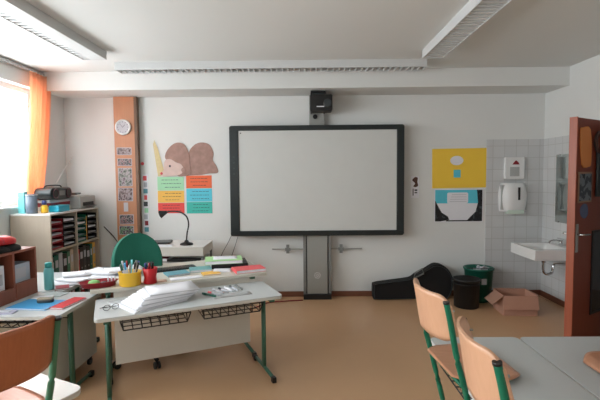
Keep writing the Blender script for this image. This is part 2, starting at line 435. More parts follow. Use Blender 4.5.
MB().box((-.02, -.0264, .022), (.004, .001, .066), (0, R(-42), 0)).build('minute_hand', m_ink, ck)
pc = [picture_mat('photo_print_a', [(60, 56, 60), (120, 104, 104), (156, 146, 148), (80, 54, 54)], 22),
      picture_mat('photo_print_b', [(110, 50, 60), (150, 134, 136), (60, 70, 70), (150, 112, 114)], 26),
      picture_mat('photo_print_c', [(56, 66, 60), (120, 126, 120), (164, 160, 162), (90, 60, 78)], 20),
      picture_mat('photo_print_d', [(40, 76, 58), (120, 150, 120), (76, 58, 76), (160, 160, 160)], 24)]
def flat(name, label, cat, x0, x1, z0, z1, y, m, border=None, bw=.01, group=None, tilt=0, th=.002):
    w_, h_ = (x1-x0)/2, (z1-z0)/2
    b = MB().bx(-w_, w_, -th, 0, -h_, h_, mi=0)
    if border: b.bx(-w_+bw, w_-bw, -th-.0008, -th, -h_+bw, h_-bw, mi=1)
    o = b.build(name, [border, m] if border else [m], loc=((x0+x1)/2, y, (z0+z1)/2), rot=(0, tilt, 0))
    return tag(o, label, cat, group)
prints = [(1.875, 1.97, pc[0], 'dark class photo print, topmost under the clock on the pillar'),
          (1.735, 1.83, pc[1], 'reddish class photo print, second from the top on the pillar'),
          (1.475, 1.71, pc[2], 'tall collage of class photos in the middle of the pillar'),
          (1.285, 1.455, pc[0], 'class photo print just below the tall collage on the pillar'),
          (1.15, 1.265, m_papergrey, 'narrow pale strip of paper on the pillar between two photo prints'),
          (.985, 1.11, pc[1], 'photo print of a group below the narrow pale strip on the pillar'),
          (.85, .965, pc[3], 'dark green photo print, lowest on the pillar behind the office chair')]
for i, (z0, z1, m_, l) in enumerate(prints):
    x0, x1 = ((-2.388, -2.20) if i != 4 else (-2.325, -2.265))
    flat('photo_print', l, 'photo', x0+.004*(i % 3), x1+.003*(i % 2), z0, z1, PY-.0003, m_, m_papergrey, .006, 'photos on the wooden pillar', tilt=R([0, 1, -.5, 1.5, 0, -1, .5][i]))
# narrow strip with coloured pictures, red dot
b = MB().bx(-.035, .035, -.002, 0, -.38, .38)
cs = [m_paper, m_coral, m_dark, m_gpaper, m_tealbook, m_papergrey, m_dred]
for i in range(9): b.bx(-.027+.008*(i % 2), .02+.005*(i % 3), -.003, -.002, .30-.084*i, .36-.084*i, mi=[1, 5, 4, 1, 2, 3, 5, 6, 4][i])
tag(b.build('paper_strip', cs, loc=(-2.07, YF-.001, 1.245)), 'long narrow white strip with coloured pictures right of the pillar', 'poster')
tag(MB().lathe([(.022, 0), (.02, .008), (.012, .012), (.001, .013)], n=16).xf(Matrix.Rotation(PI/2, 4, 'X')).build('wall_button', m_coral, loc=(-2.10, YF-.0005, 1.765)), 'small round red button on the wall above the narrow strip', 'button')
# coloured writing sheets
def sheet_poster(x0, x1, z0, z1, m_, label, k):
    w_, h_ = (x1-x0)/2, (z1-z0)/2
    b = MB().bx(-w_, w_, -.002, 0, -h_, h_, mi=0); rnd = random.Random(k)
    for r_ in range(3):
        z = h_*.55-h_*.55*r_; x = -w_*.72+rnd.random()*.05
        while x < w_*.7:
            l = .012+.03*rnd.random()
            if x+l < w_*.8: b.bx(x, x+l, -.0028, -.002, z-.003, z+.003, mi=1)
            x += l+.008
    return tag(b.build('paper_sheet', [m_, m_ink], loc=((x0+x1)/2, YF-.0015, (z0+z1)/2)), label, 'poster', 'coloured sheets on the wall behind the desk')
sheet_poster(-1.91, -1.565, 1.415, 1.59, m_gpaper, 'pale green written sheet, top of the left column of coloured sheets', 1)
sheet_poster(-1.91, -1.565, 1.255, 1.41, m_ypaper, 'yellow written sheet, middle of the left column of coloured sheets', 2)
sheet_poster(-1.91, -1.565, 1.115, 1.25, m_rpaper, 'red written sheet, bottom of the left column of coloured sheets', 3)
sheet_poster(-1.535, -1.20, 1.44, 1.605, m_orange, 'orange written sheet, top of the right column of coloured sheets', 4)
sheet_poster(-1.535, -1.20, 1.265, 1.435, m_cyan, 'light blue written sheet, middle of the right column of coloured sheets', 5)
sheet_poster(-1.535, -1.20, 1.11, 1.26, m_teal, 'teal written sheet, bottom of the right column of coloured sheets', 6)
# paper animal
an = thing('paper_animal', 'big brown painted paper animal above the coloured sheets', 'wall decoration', (-1.53, YF-.001, 1.80))
body = smooth_poly([(.02, -.16), (.03, .06), (.08, .17), (.18, .23), (.30, .21), (.36, .10), (.35, .0), (.40, -.08), (.41, -.16), (.30, -.17), (.15, -.19)])
MB().prism(body, -.007, 0, 'y').build('rear_body', m_fur, an)
hd = smooth_poly([(-.27, .05), (-.22, .16), (-.12, .23), (-.02, .21), (.04, .10), (.05, -.04), (.06, -.17), (-.02, -.2), (-.12, -.19), (-.16, -.05), (-.22, -.02)])
MB().prism(hd, -.014, -.007, 'y').build('front_body', m_fur, an)
fc = smooth_poly([(-.27, .0), (-.20, .02), (-.13, -.02), (-.06, -.05), (-.03, -.12), (-.08, -.18), (-.2, -.2), (-.31, -.2), (-.33, -.16), (-.29, -.12)])
MB().prism(fc, -.020, -.014, 'y').build('face', m_fur2, an)
MB().cyl((-.205, -.020, -.07), (-.205, -.023, -.07), .014).build('eye', m_ink, an)
MB().sph((-.318, -.02, -.165), .018, (1, .4, 1)).build('nose', m_coral, an)
MB().prism(smooth_poly([(-.06, -.12), (-.03, -.09), (0, -.13), (-.03, -.17)]), -.024, -.0201, 'y').build('ear_patch', m_fur, an)
b = MB()
for i in range(5): b.prism([(.02*i-.03, -.2), (.02*i-.01, -.2), (.012*i-.075, .27-.03*abs(i-1)), (.012*i-.085, .25-.03*abs(i-1))], -.003-.001*i, -.001*i, 'y')
tag(b.build('straw_bundle', m_straw, loc=(-1.87, YF-.001, 1.80)), 'pale straw-coloured paper bundle fixed left of the paper animal', 'wall decoration')
# posters right of the board
b = MB().bx(-.367, .367, -.003, 0, -.255, .255)
b.prism([(.085*math.cos(k*PI/12)-.05, .10+.06*math.sin(k*PI/12)) for k in range(24)], -.0042, -.003, 'y', mi=1)
b.bx(-.09, .0, -.0042, -.003, -.12, -.02, mi=2)
tag(b.build('poster', [m_yposter, m_paper, m_cyan], loc=(2.03, YF-.001, 1.67), rot=(0, R(-.6), 0)), 'bright yellow poster right of the board, the upper one', 'poster')
pblk = picture_mat('poster_dark_print', [(24, 26, 30), (34, 36, 40), (30, 34, 38), (70, 80, 84)], 18)
b = MB().bx(-.315, .315, -.003, 0, -.215, .215)
b.bx(-.305, .305, -.004, -.003, .03, .205, mi=1)
b.prism([(-.305, .07), (-.27, .0), (-.22, -.09), (-.14, -.14), (-.12, -.185), (-.24, -.205), (-.305, -.205)], -.0052, -.004, 'y', mi=2)
b.prism([(.235, .205), (.305, .205), (.305, -.205), (.10, -.205), (.15, -.15), (.22, -.08), (.25, .04)], -.0052, -.004, 'y', mi=2)
b.prism(rrect(-.15, .12, .03, .17, .02), -.0058, -.0042, 'y', mi=0)
b.bx(-.16, .14, -.0052, -.004, -.205, -.19, mi=2)
for i in range(4): b.bx(-.12+.01*i, .10, -.0064, -.0058, .05+.03*i, .056+.03*i, mi=3)
tag(b.build('poster', [m_paper, m_cyan, pblk, m_papergrey], loc=(2.01, YF-.001, 1.185)), 'white and light blue poster with dark edges below the yellow poster', 'poster')
# small notice right of the board
t = thing('wall_notice', 'small brown and white notice on the wall right of the board', 'notice', (1.442, YF-.001, 1.43))
MB().bx(-.052, .052, -.002, 0, -.14, .14).build('note', m_paper, t)
MB().bx(-.03, -.018, -.003, -.002, -.11, -.02).bx(-.005, .03, -.003, -.002, -.05, -.03).bx(-.005, .03, -.003, -.002, -.08, -.065).build('printed_lines', m_ink, t)
MB().prism(smooth_poly([(-.02, .01), (.0, .05), (-.035, .09), (0, .13), (.035, .12), (.03, .07), (.04, .02), (.01, .0)]), -.005, -.0021, 'y').build('figure', mat('brown_figure', (90, 60, 50), .7), t)

# ------------------------------------------------------------------ interactive board
bd = thing('interactive_whiteboard', 'large interactive whiteboard in a dark frame on a floor column', 'whiteboard', (.165, YF-.022, 0))
bx0, bx1, bz0, bz1 = -1.10, 1.10, .828, 2.222
b = MB(); fw = .062

b.prism(rrect(bx0, bx1, bz1-.062, bz1, .03), -.155, -.08, 'y').prism(rrect(bx0, bx1, bz0, bz0+.066, .03), -.155, -.08, 'y')
b.bx(bx0, bx0+.115, -.15, -.08, bz0+.03, bz1-.03).bx(bx1-.095, bx1, -.15, -.08, bz0+.03, bz1-.03)
b.build('frame', m_boardframe, bd, bevel=.006)
MB().bx(bx0+.1, bx1-.08, -.138, -.085, bz0+.055, bz1-.05).build('writing_surface', m_board, bd)
b = MB()
for k in range(4): b.cyl((bx0+.055, -.1505, 1.62+.07*k), (bx0+.055, -.153, 1.62+.07*k), .012, n=12)
b.build('button', m_dark, bd)
MB().bx(bx0+.135, bx0+.15, -.1385, -.138, bz1-.10, bz1-.085).build('corner_mark', m_ink, bd)
cl = MB().bx(-.13, .13, -.115, -.02, .07, bz0+.02).build('column', m_alu, bd, bevel=.004)
for x0, x1 in ((-.18, -.145), (.145, .18)): MB().bx(x0, x1, -.105, -.02, .07, bz0+.02).build('column_rail', m_grey, bd, bevel=.003)
MB().bx(-.144, -.131, -.09, -.03, .07, bz0).bx(.131, .144, -.09, -.03, .07, bz0).build('column_groove', m_black, bd)
MB().bx(-.18, .18, -.14, -.0, .0, .068).build('base', m_black, bd, bevel=.004)
lg = MB()
for k in range(8):
    a = k*PI/4+.2
    lg.tube([(.036*math.cos(a+d)*1.0, -.1155, .31+.036*math.sin(a+d)) for d in (-.25, 0, .25)], .0045, n=6)
    if k % 2 == 0: lg.tube([(.016*math.cos(a+d), -.1155, .31+.016*math.sin(a+d)) for d in (-.5, 0, .5)], .004, n=6)
lg.build('emblem', m_paper, bd)
MB().bx(-.09, .10, -.075, -.02, bz1-.02, 2.605).build('mast', m_alu, bd, bevel=.003)
MB().cyl((-.015, -.076, 2.335), (-.015, -.086, 2.335), .03, n=16).build('mast_knob', m_black, bd)
for sg in (-1, 1):
    c0, c1 = (-.585, -.182) if sg < 0 else (.182, .585)
    ar = MB().bx(c0, c1, -.04, -.028, .632, .648).build('side_rail', m_alu, bd, bevel=.002)
    xx = -.38 if sg < 0 else .31
    MB().bx(xx-.02, xx+.02, -.05, -.0402, .585, .70).bx(xx-.035, xx+.035, -.052, -.0502, .62, .66).build('clamp', m_grey, ar)
pj = thing('projector', 'black short-throw projector on the mast above the whiteboard', 'projector', (.18, YF-.105, 2.365))
MB().bx(-.09, .09, -.26, -.0, .232, .247).bx(-.09, -.075, -.26, -.0, .1955, .232).bx(.075, .09, -.26, -.0, .1955, .232).bx(-.09, -.075, -.11, -.0, .0, .1955).bx(.075, .09, -.11, -.0, .0, .1955).build('mount_bracket', m_black, pj)
MB().bx(-.073, .073, -.24, -.0, .1955, .224).build('mount_block', m_dark, pj)
MB().prism(rrect(-.135, .135, .0, .195, .02), -.30, -.112, 'y').xf(Matrix.Translation((.035, 0, 0))).build('body', m_black, pj, bevel=.006)
MB().bx(-.02, .07, -.3025, -.3003, .045, .056).build('name_plate', m_paper, pj)
MB().lathe([(.05, 0), (.05, .015), (.035, .02), (.001, .012)], n=24).xf(Matrix.Translation((.11, -.3, .09)) @ Matrix.Rotation(PI/2, 4, 'X')).build('lens', m_dark, pj)
# cables
tag(MB().tube(smooth_path([(-.93, 5.575, .86), (-1.0, 5.57, .72), (-1.09, 5.55, .55), (-1.17, 5.5, .3), (-1.2, 5.45, .012), (-.8, 5.42, .007)]), .005, n=6).build('cable', m_grey), 'grey cable hanging from the left end of the board frame', 'cable')
tag(MB().tube(smooth_path([(-.86, 5.58, .83), (-.90, 5.575, .7), (-.98, 5.57, .45), (-1.0, 5.5, .2), (-1.0, 5.35, .01)]), .005, n=6).build('cable', m_grey), 'grey cable hanging just beside the board, the one nearer the column', 'cable')
tag(MB().tube(smooth_path([(-.02, 5.40, .008), (-.2, 5.37, .008), (-.45, 5.3, .008), (-.6, 5.1, .008), (-.75, 4.95, .008), (-1.0, 4.9, .008)]), .007, n=6).build('cable', m_dred), 'dark red power cable on the floor left of the board column', 'cable')
tag(MB().tube(smooth_path([(-2.62, 5.57, .95), (-2.5, 5.57, .82), (-2.38, 5.49, .72), (-2.28, 5.48, .68), (-2.1, 5.55, .66)]), .006, n=6).build('cable', m_black), 'black cable sagging from the bookshelf to the pillar', 'cable')

# ------------------------------------------------------------------ washbasin corner
t = thing('soap_dispenser', 'flat white paper holder with a dark mark above the towel dispenser', 'dispenser', (2.70, YF-.0085, 1.66))
MB().prism(rrect(-.115, .125, -.135, .145, .015), -.05, 0, 'y').build('body', m_white, t, bevel=.004)
MB().prism([(-.03, .05), (.06, .05), (.045, .08), (.015, .105), (-.01, .08)], -.0515, -.0501, 'y').build('mark', m_dred, t)
MB().bx(-.06, .06, -.054, -.0501, -.10, .02).build('front_flap', m_lgrey, t, bevel=.003)
t = thing('towel_dispenser', 'rounded white paper towel dispenser on the tiled wall', 'dispenser', (2.70, YF-.0085, 1.29))
def td(u, v):
    z = -.185+.37*v; w_ = .185-.02*(2*v-1)**2*(1 if v < .5 else 1.6)
    a = (u-.5)*2; return (a*w_, -.13*(1-abs(a)**3.2)*(.75+.25*math.sin(v*PI)), z)
MB().sheet(td, 24, 12, .006).build('cover', m_white, t)
MB().bx(-.165, .165, -.06, 0, -.16, .16).build('back_box', m_lgrey, t)
MB().bx(.01, .035, -.138, -.126, -.03, .13).build('sight_slot', m_black, t)
MB().prism(rrect(-.10, .10, -.21, -.16, .01), -.11, -.02, 'y').build('paper_towel', mat('greenish_towel', (205, 222, 208), .8), t)
# washbasin
wb = thing('washbasin', 'white wall-hung washbasin on the tiled right wall', 'washbasin', (XR-.009, 5.05, .62))
bw, bd2 = .52, .56  # x reach, y width
def basin(u, v):
    x = -bw*u; y = bd2*(v-.5)
    fx = max(0, min(1, (u-.22)/.14))*max(0, min(1, (.93-u)/.10)); fy = max(0, min(1, (v-.09)/.12))*max(0, min(1, (.91-v)/.12))
    sm = lambda q: q*q*(3-2*q)
    return (x, y, .115-.085*sm(fx)*sm(fy))
bowl = MB().sheet(basin, 36, 36, .008)
bowl.prism([(-bw-.003, -bd2/2-.003), (-bw-.003, bd2/2+.003), (0, bd2/2+.003), (0, -bd2/2-.003)], .0, .017)
for q in ((-bw-.003, -bw+.009, -bd2/2-.003, bd2/2+.003), (-bw+.009, -.0, -bd2/2-.003, -bd2/2+.009), (-bw+.009, -.0, bd2/2-.009, bd2/2+.003)): bowl.bx(q[0], q[1], q[2], q[3], .017, .117)
bowl.build('bowl', m_ceramic, wb, bevel=.006)
MB().cyl((-.30, 0, .0285), (-.30, 0, .035), .022).build('drain', m_chrome, wb)
tp = MB().cyl((-.07, 0, .118), (-.07, 0, .19), .02).tube(smooth_path([(-.07, 0, .165), (-.12, 0, .185), (-.19, 0, .18), (-.215, 0, .15)]), .011).build('tap', m_chrome, wb)
MB().box((-.075, 0, .205), (.075, .022, .012), (0, .2, 0)).build('tap_lever', m_chrome, tp, bevel=.003)
tr = MB().cyl((-.27, 0, -.0), (-.27, 0, -.075), .022).tube(smooth_path([(-.27, 0, -.06), (-.27, 0, -.16), (-.25, 0, -.205), (-.20, 0, -.215), (-.165, 0, -.19), (-.155, 0, -.13), (-.13, 0, -.10), (-.0, 0, -.10)]), .016, n=12)
tr.build('drain_trap', m_chrome, wb)
mr = MB().bx(-.006, 0, -.27, .20, -.41, .41).build('wall_mirror', m_mirror, loc=(XR-.0085, 5.10, 1.41))
tag(mr, 'rectangular mirror on the tiled wall above the washbasin', 'mirror')
for yy in (-.2, .13):
    for zz in (-.405, .405): MB().box((-.009, yy, zz), (.006, .025, .018)).build('clip', m_chrome, mr)

# ------------------------------------------------------------------ things hung on the door
def on_door(name, label, cat, u0, u1, z0, z1, m_, poly=None, th=.006, mats=None):
    # u measured from the free edge
    o = MB()
    if poly: o.prism([(DL-u, z) for u, z in poly], .0255, .0255+th, 'y')
    else: o.bx(DL-u1, DL-u0, .0255, .0255+th, z0, z1)
    o = o.build(name, m_, bevel=.001); o.matrix_world = Matrix.Translation(D0) @ Matrix.Rotation(ang, 4, 'Z')
    return tag(o, label, cat)
on_door('paper_cutout', 'long orange paper cut-out at the top of the open door', 'decoration', 0, 0, 0, 0, mat('orange_felt', (206, 128, 70), .8),
        poly=smooth_poly([(.10, 1.67), (.06, 1.95), (.10, 1.99), (.24, 1.98), (.27, 1.70), (.22, 1.65)], 3), th=.01)
pf = thing('picture_frame', 'dark picture in a thin brown frame on the open door', 'picture', D0, ang)
MB().bx(DL-.30, DL-.05, .0255, .034, 1.335, 1.605).build('frame', mat('pale_brown_frame', (150, 118, 96), .5), pf, bevel=.002)
MB().bx(DL-.285, DL-.065, .034, .036, 1.35, 1.59).build('picture', picture_mat('dark_picture', [(30, 38, 46), (52, 58, 66), (110, 116, 122), (26, 28, 34)], 9), pf)
on_door('paper_drop', 'small blue paper shape below the framed picture on the door', 'decoration', 0, 0, 0, 0, mat('slate_blue_paper', (84, 96, 124), .8),
        poly=smooth_poly([(.12, 1.22), (.10, 1.28), (.15, 1.32), (.23, 1.31), (.25, 1.23), (.19, 1.19)], 3), th=.004)
wr = thing('door_garland', 'dark hanging ornament at the upper hinge side of the door', 'decoration', D0, ang)
MB().tube([(DL-.41+.085*math.cos(k*PI/9), .045, 1.87+.09*math.sin(k*PI/9)) for k in range(18)], .016, closed=True).build('ring', mat('dark_brown_wreath', (66, 44, 38), .9, var=.3, scale=40), wr)
b = MB()
for k in range(6): b.tube([(DL-.37-.014*k, .038+.004*(k % 2), 1.80), (DL-.38-.016*k, .04, 1.55-.03*(k % 3)), (DL-.375-.018*k, .038, 1.38)], .010, n=6)
b.build('ribbons', m_dark, wr)

# ------------------------------------------------------------------ floor things by the front wall
gc = thing('guitar_case', 'black soft guitar case lying on its side along the front wall', 'guitar case', (0, 0, 0))
gp = smooth_poly([(.90, .006), (.875, .03), (.872, .17), (.90, .205), (1.10, .235), (1.26, .255), (1.36, .275), (1.43, .325), (1.50, .355), (1.57, .40), (1.67, .452), (1.79, .42), (1.87, .31), (1.885, .16), (1.84, .03), (1.75, .004), (1.4, .01), (1.1, .004)], 4)
MB().prism(gp, -.07, .06, 'y').build('body', m_case, gc, bevel=.02).location = (0, 5.48, 0)
b = MB().tube([(x, 5.402, z) for x, z in [(p[0]*.97+.04, p[1]*.93+.012) for p in gp]], .004, n=6, closed=True); b.build('zip', m_dark, gc)
MB().tube([(1.375, 5.37, .285), (1.39, 5.35, .365), (1.475, 5.345, .415), (1.50, 5.37, .345)], .010, n=8, closed=True).build('handle', m_grey, gc)  # black handle coloured grey to carry its highlight

def bucket(name, label, x, y, r0, r1, h, m_, n=28):
    t = thing(name, label, 'bin', (x, y, 0))
    MB().lathe([(r0*.9, .0), (r0, .01), (r1, h-.02), (r1+.012, h-.02), (r1+.012, h), (r1-.004, h), (r0-.006, .02), (.001, .02)], n=n).build('body', m_, t)
    return t
t = bucket('waste_bin', 'round black waste bin on the floor next to the guitar case', 1.945, 5.12, .142, .152, .345, m_black)
MB().tube([(.153*math.cos(k*PI/12), .153*math.sin(k*PI/12), .29) for k in range(24)], .004, n=6, closed=True).build('ring', m_dark, t)
t = bucket('waste_bin', 'round green waste bin full of paper behind the black one', 2.195, 5.385, .145, .172, .42, m_bin)
b = MB(); rnd = random.Random(3)
for k in range(16):
    a, rr = rnd.random()*6.28, rnd.random()*.115
    b.box((rr*math.cos(a), rr*math.sin(a), .40+.035*rnd.random()), (.09, .07, .012), (rnd.uniform(-.6, .6), rnd.uniform(-.6, .6), a))
pw = b.build('crumpled_paper', m_papergrey, loc=(2.195, 5.385, -.03)); tag(pw, 'crumpled waste paper heaped in the green bin', 'waste paper'); pw['kind'] = 'stuff'
MB().bx(-.03, .03, -.176, -.168, .24, .31).build('sticker', m_papergrey, t)
bm_ = MB().tube([(.178, 0, .385), (.17, -.07, .42), (.10, -.15, .435), (0, -.18, .438), (-.10, -.15, .435), (-.17, -.07, .42), (-.178, 0, .385)], .004, n=6).build('carry_handle', m_black, t)
cb = thing('cardboard_box', 'open cardboard box with its flaps folded out on the floor under the washbasin', 'box', (2.43, 4.925, 0), R(-4))
W_, D_, H_ = .185, .16, .225
b = MB().bx(-W_, W_, -D_, D_, 0, .004)
b.bx(-W_, W_, -D_, -D_+.004, .004, H_).bx(-W_, W_, D_-.004, D_, .004, H_).bx(-W_, -W_+.004, -D_+.004, D_-.004, .004, H_).bx(W_-.004, W_, -D_+.004, D_-.004, .004, H_)
b.build('carton', m_card, cb)
MB().box((0, -D_-.022, H_-.074), (2*W_, .004, .15), (R(-14), 0, 0)).build('flap', m_card, cb)
MB().box((-W_-.062, -.03, H_-.05), (.16, .26, .004), (0, R(-40), 0)).build('flap', m_cardin, cb)
MB().box((0, D_+.062, H_-.012), (2*W_, .13, .004), (R(-14), 0, 0)).build('flap', m_cardin, cb)
MB().box((W_+.066, 0, H_-.03), (.14, .28, .004), (0, R(26), 0)).build('flap', m_cardin, cb)

# ================================================================== FURNITURE
def wire_basket(root, x0, x1, y0, y1, z0, z1, m_=m_black):
    b = MB(); r = .0042
    b.tube([(x0, y0, z1), (x1, y0, z1), (x1, y1, z1), (x0, y1, z1)], r, n=6, closed=True)
    b.tube([(x0+.02, y0+.03, z0), (x1-.02, y0+.03, z0), (x1-.02, y1, z0), (x0+.02, y1, z0)], r, n=6, closed=True)
    n = max(3, int((x1-x0)/.065))
    for i in range(n+1):
        x = x0+.02+(x1-x0-.04)*i/n
        b.tube([(x-.01, y0, z1), (x, y0+.03, z0), (x, y1, z0), (x, y1, z1)], r*.9, n=5)
    for k in (1, 2): b.tube([(x0+.02, y0+.03+(y1-y0)*k/3.2, z0), (x1-.02, y0+.03+(y1-y0)*k/3.2, z0)], r*.9, n=5)
    for x in (x0, x1): b.tube([(x, y0, z1), (x+(.02 if x == x0 else -.02), y0+.03, z0)], r, n=5); b.bx(x-.008, x+.008, (y0+y1)/2-.01, (y0+y1)/2+.01, z1, z1+.03)
    return b.build('wire_basket', m_, root)
def school_table(label, x, y, rz, L, D, Hh, mtop, mleg, baskets=(), colx=.075, cr=.035, edge=None, group=None, cat='table', name='school_table', panel=None):
    t = thing(name, label, cat, (x, y, 0), rz, group)
    hx, hy = L/2, D/2
    b = MB().prism(rrect(-hx, hx, -hy, hy, cr), Hh-.006, Hh, smooth=False)
    b.prism(rrect(-hx, hx, -hy, hy, cr), Hh-.026, Hh-.0061, mi=1)
    b.build('tabletop', [mtop, edge or m_topedge], t, bevel=.002)
    for s in (-1, 1):
        xx = s*(hx-colx)
        lg = MB().tube([(xx, 0, .04), (xx, 0, Hh-.05)], .017, n=12, ry=.028, up=(0, 1, 0))
        lg.bx(xx-.02, xx+.02, -hy+.04, hy-.04, Hh-.055, Hh-.0265)
        lg.tube([(xx, -hy+.03, .03), (xx, -.05, .036), (xx, .05, .036), (xx, hy-.03, .03)], .015, n=10, ry=.013)
        lg = lg.build('leg', mleg, t)
        for q in (-1, 1):
            MB().bx(xx-.017, xx+.017, q*(hy-.05), q*(hy-.005), .0, .044).build('foot_cap', m_black, lg, bevel=.006)
    MB().bx(-hx+colx, hx-colx, .06, .10, Hh-.06, Hh-.027).build('cross_rail', mleg, t)
    for bb in baskets: wire_basket(t, *bb)
    if panel: MB().bx(*panel).build('modesty_panel', m_panel, t, bevel=.002)
    return t
AZ = math.atan2(.538, 1.172)
A = school_table('grey-topped school table with wire baskets in front of the teacher desk', -.865, 3.20, AZ, 1.31, .50, .682, m_top, m_dgreen,
     baskets=[(-.50, -.04, -.235, .04, .570, .644), (.04, .50, -.235, .04, .570, .644)], cat='desk', name='school_table')
def A_at(u, v, z=.682): return Vector((-.865+u*math.cos(AZ)-v*math.sin(AZ), 3.20+u*math.sin(AZ)+v*math.cos(AZ), z))
BC = (-1.131, 3.80)
Bd = school_table('beige teacher desk with a long front panel behind the grey table', BC[0], BC[1], AZ, 1.4, .80, .75, m_beige, m_dgreen,
     colx=.12, cr=.01, edge=m_beige, cat='desk', name='teacher_desk', panel=(-.54, .545, -.375, -.357, .145, .722))
def B_at(u, v, z=.75): return Vector((BC[0]+u*math.cos(AZ)-v*math.sin(AZ), BC[1]+u*math.sin(AZ)+v*math.cos(AZ), z))
# left side desk and the desk behind it
Dk = school_table('grey side desk at the left edge holding the blue and red folders', -2.22, 3.08, 0, 1.17, .60, .68, m_top, m_dgreen, colx=.085, cr=.045, cat='desk', name='side_desk',
     baskets=[(-.45, -.02, -.28, .03, .59, .64), (.02, .45, -.28, .03, .59, .64)])
b = MB().tube([(.5, -.22, .645), (.545, -.22, .645), (.60, -.20, .64), (.605, -.20, .655)], .0035, n=6); b.build('hook', m_black, Dk)
D2 = school_table('grey desk behind the side desk carrying papers and the turquoise bottle', -2.35, 3.75, 0, .80, .70, .68, m_top, m_dgreen, colx=.07, cr=.02, cat='desk', name='side_desk')
pd = thing('drawer_unit', 'beige drawer unit on castors under the side desk', 'drawer unit', (-2.02, 3.30, 0))
MB().bx(-.19, .22, -.29, .32, .09, .57).build('body', m_panel, pd, bevel=.003)
for k in range(3):
    d_ = MB().bx(-.185, .215, -.308, -.291, .10+.155*k, .25+.155*k).build('drawer', m_beige, pd, bevel=.002)
    MB().bx(-.05, .08, -.322, -.309, .19+.155*k, .205+.155*k).build('drawer_handle', m_grey, d_)
for sx in (-.14, .18):
    for sy in (-.22, .27): MB().cyl((sx-.01, sy, .03), (sx+.01, sy, .03), .03).bx(sx-.015, sx+.015, sy-.012, sy+.012, .045, .09).build('caster', m_black, pd)

# student tables at the right, two pushed together
E1 = school_table('grey student table at the right, left one of the pushed-together pair', .965, 1.80, PI/2, 1.27, .50, .66, m_top, m_green,
     baskets=[(.04, .50, -.05, .235, .565, .615), (-.50, -.04, -.05, .235, .565, .615)], cat='table', name='student_table')
E2 = school_table('grey student table at the right edge, right one of the pushed-together pair', 1.475, 1.80, PI/2, 1.27, .50, .66, m_top, m_green, cat='table', name='student_table')
tag(MB().bx(-.09, .10, -.21, .21, 0, .014).build('exercise_book', m_paper, loc=(.84, 2.06, .5735)), 'white exercise book in the wire basket under the left student table', 'book')
GA = math.atan2(.42, -.9)
# left foreground table (chair hung on it)
G = school_table('white student table in the lower left corner with a chair hung on it', 0, 0, 0, 1.3, .60, .66, m_whitetop, m_green, cat='table', name='student_table', cr=.05)
gu = Vector((.90, -.436, 0)).normalized(); gv = Vector((-.436, -.90, 0)).normalized()   # gu towards its right side, gv towards the camera
corner = Vector((-.985, 1.865, 0))
gcn = corner-gu*.30+gv*.65
G.location = gcn; G.rotation_euler = (0, 0, math.atan2(gv.y, gv.x))

def student_chair(label, mseat, mback, mleg):
    t = thing('student_chair', label, 'chair', (0, 0, 0), 0, None)
    def seat(u, v):
        x = -.185+.335*u; y = (v-.5)*2
        # rounded plan
        rr = .185+.02*math.sin(min(1, u*1.1)*PI/2)
        k = 1-.38*max(0, (u-.6)/.4)**2.6-.22*max(0, (.22-u)/.22)**2
        z = .418-.012*math.sin(PI*min(1, u/.9))*(1-y*y)+(-.02*max(0, (u-.82)/.18)**2)
        return (x, y*rr*k, z)
    MB().sheet(seat, 24, 20, .009).build('seat', mseat, t)
    def back(u, v):
        y = (u-.5)*.396; e = abs(u-.5)*2
        rnd_ = max(0, (e-.72)/.28)
        hh = .105*(1-.42*rnd_**2.4)
        zc = .69; q = (v-.5)*2
        zz = zc+q*hh+(-.006*math.cos(e*PI/2) if q < 0 else 0)
        x = -.196-.072*(1-e**2.6)-.018*q
        return (x, y, zz)
    MB().sheet(back, 30, 10, .010).build('backrest', mback, t)
    for s in (-1, 1):
        y = .19*s
        p = smooth_path([(-.232, y, .765), (-.215, y, .69), (-.182, y, .52), (-.150, y, .40), (-.10, y, .20), (-.06, y, .05), (-.02, y, .018), (.06, y, .015), (.20, y, .015)], 5)
        lg = MB().tube(p, .0135, n=12)
        lg.tube(smooth_path([(-.05, y, .03), (-.09, y, .016), (-.14, y, .015), (-.17, y, .015)], 4), .0135, n=10)
        lg = lg.build('leg', mleg, t)
        MB().cyl((-.232, y, .762), (-.2335, y, .773), .0145, n=14).build('end_cap', m_black, lg)
        MB().cyl((.19, y, .015), (.215, y, .015), .0148, n=12).build('end_cap', m_black, lg)
        MB().tube([(-.152, y, .3975), (-.11, y*.88, .3995)], .0115, n=10).build('seat_support', mleg, t)
        b = MB()
        for z in (.66, .73): b.cyl((-.216, y, z), (-.197, y, z), .005, n=8)
        b.build('rivet', m_alu, t)
    MB().tube(smooth_path([(-.12, -.165, .3995), (.05, -.16, .3995), (.115, -.125, .3995), (.132, 0, .3995), (.115, .125, .3995), (.05, .16, .3995), (-.12, .165, .3995)], 5), .0115, n=10).build('seat_frame', mleg, t)
    MB().tube([(-.15, -.19, .385), (-.15, .19, .385)], .010, n=10).build('cross_tube', mleg, t)
    return t
c1 = student_chair('beech student chair hung on the right tables, the farther of the two side by side', m_seatbeech, m_beech, m_green)
c1.location = (.83, 2.055, .2725); c1.rotation_euler = (0, 0, R(5))
def relabel(c, l): c['label'] = l
c2 = dup(c1, (.818, 1.41, .2725), R(-6), 'beech student chair hung on the right tables, nearest to the camera')
c3 = dup(c1, (1.515, 1.945, .2725), PI, 'beech student chair whose seat end lies on the table at the right edge')
for c in (c1, c2, c3): c['group'] = 'beech chairs hung on the student tables'
c4 = student_chair('reddish student chair, its back coloured darker as in shade, hung on the white table in the lower left corner', m_seatred, m_shadebeech, m_lgreen)
fd = Vector((-.90, .436, 0)).normalized(); sd = Vector((.436, .90, 0)).normalized()
c4.location = (-1.275, 1.60, .2725)
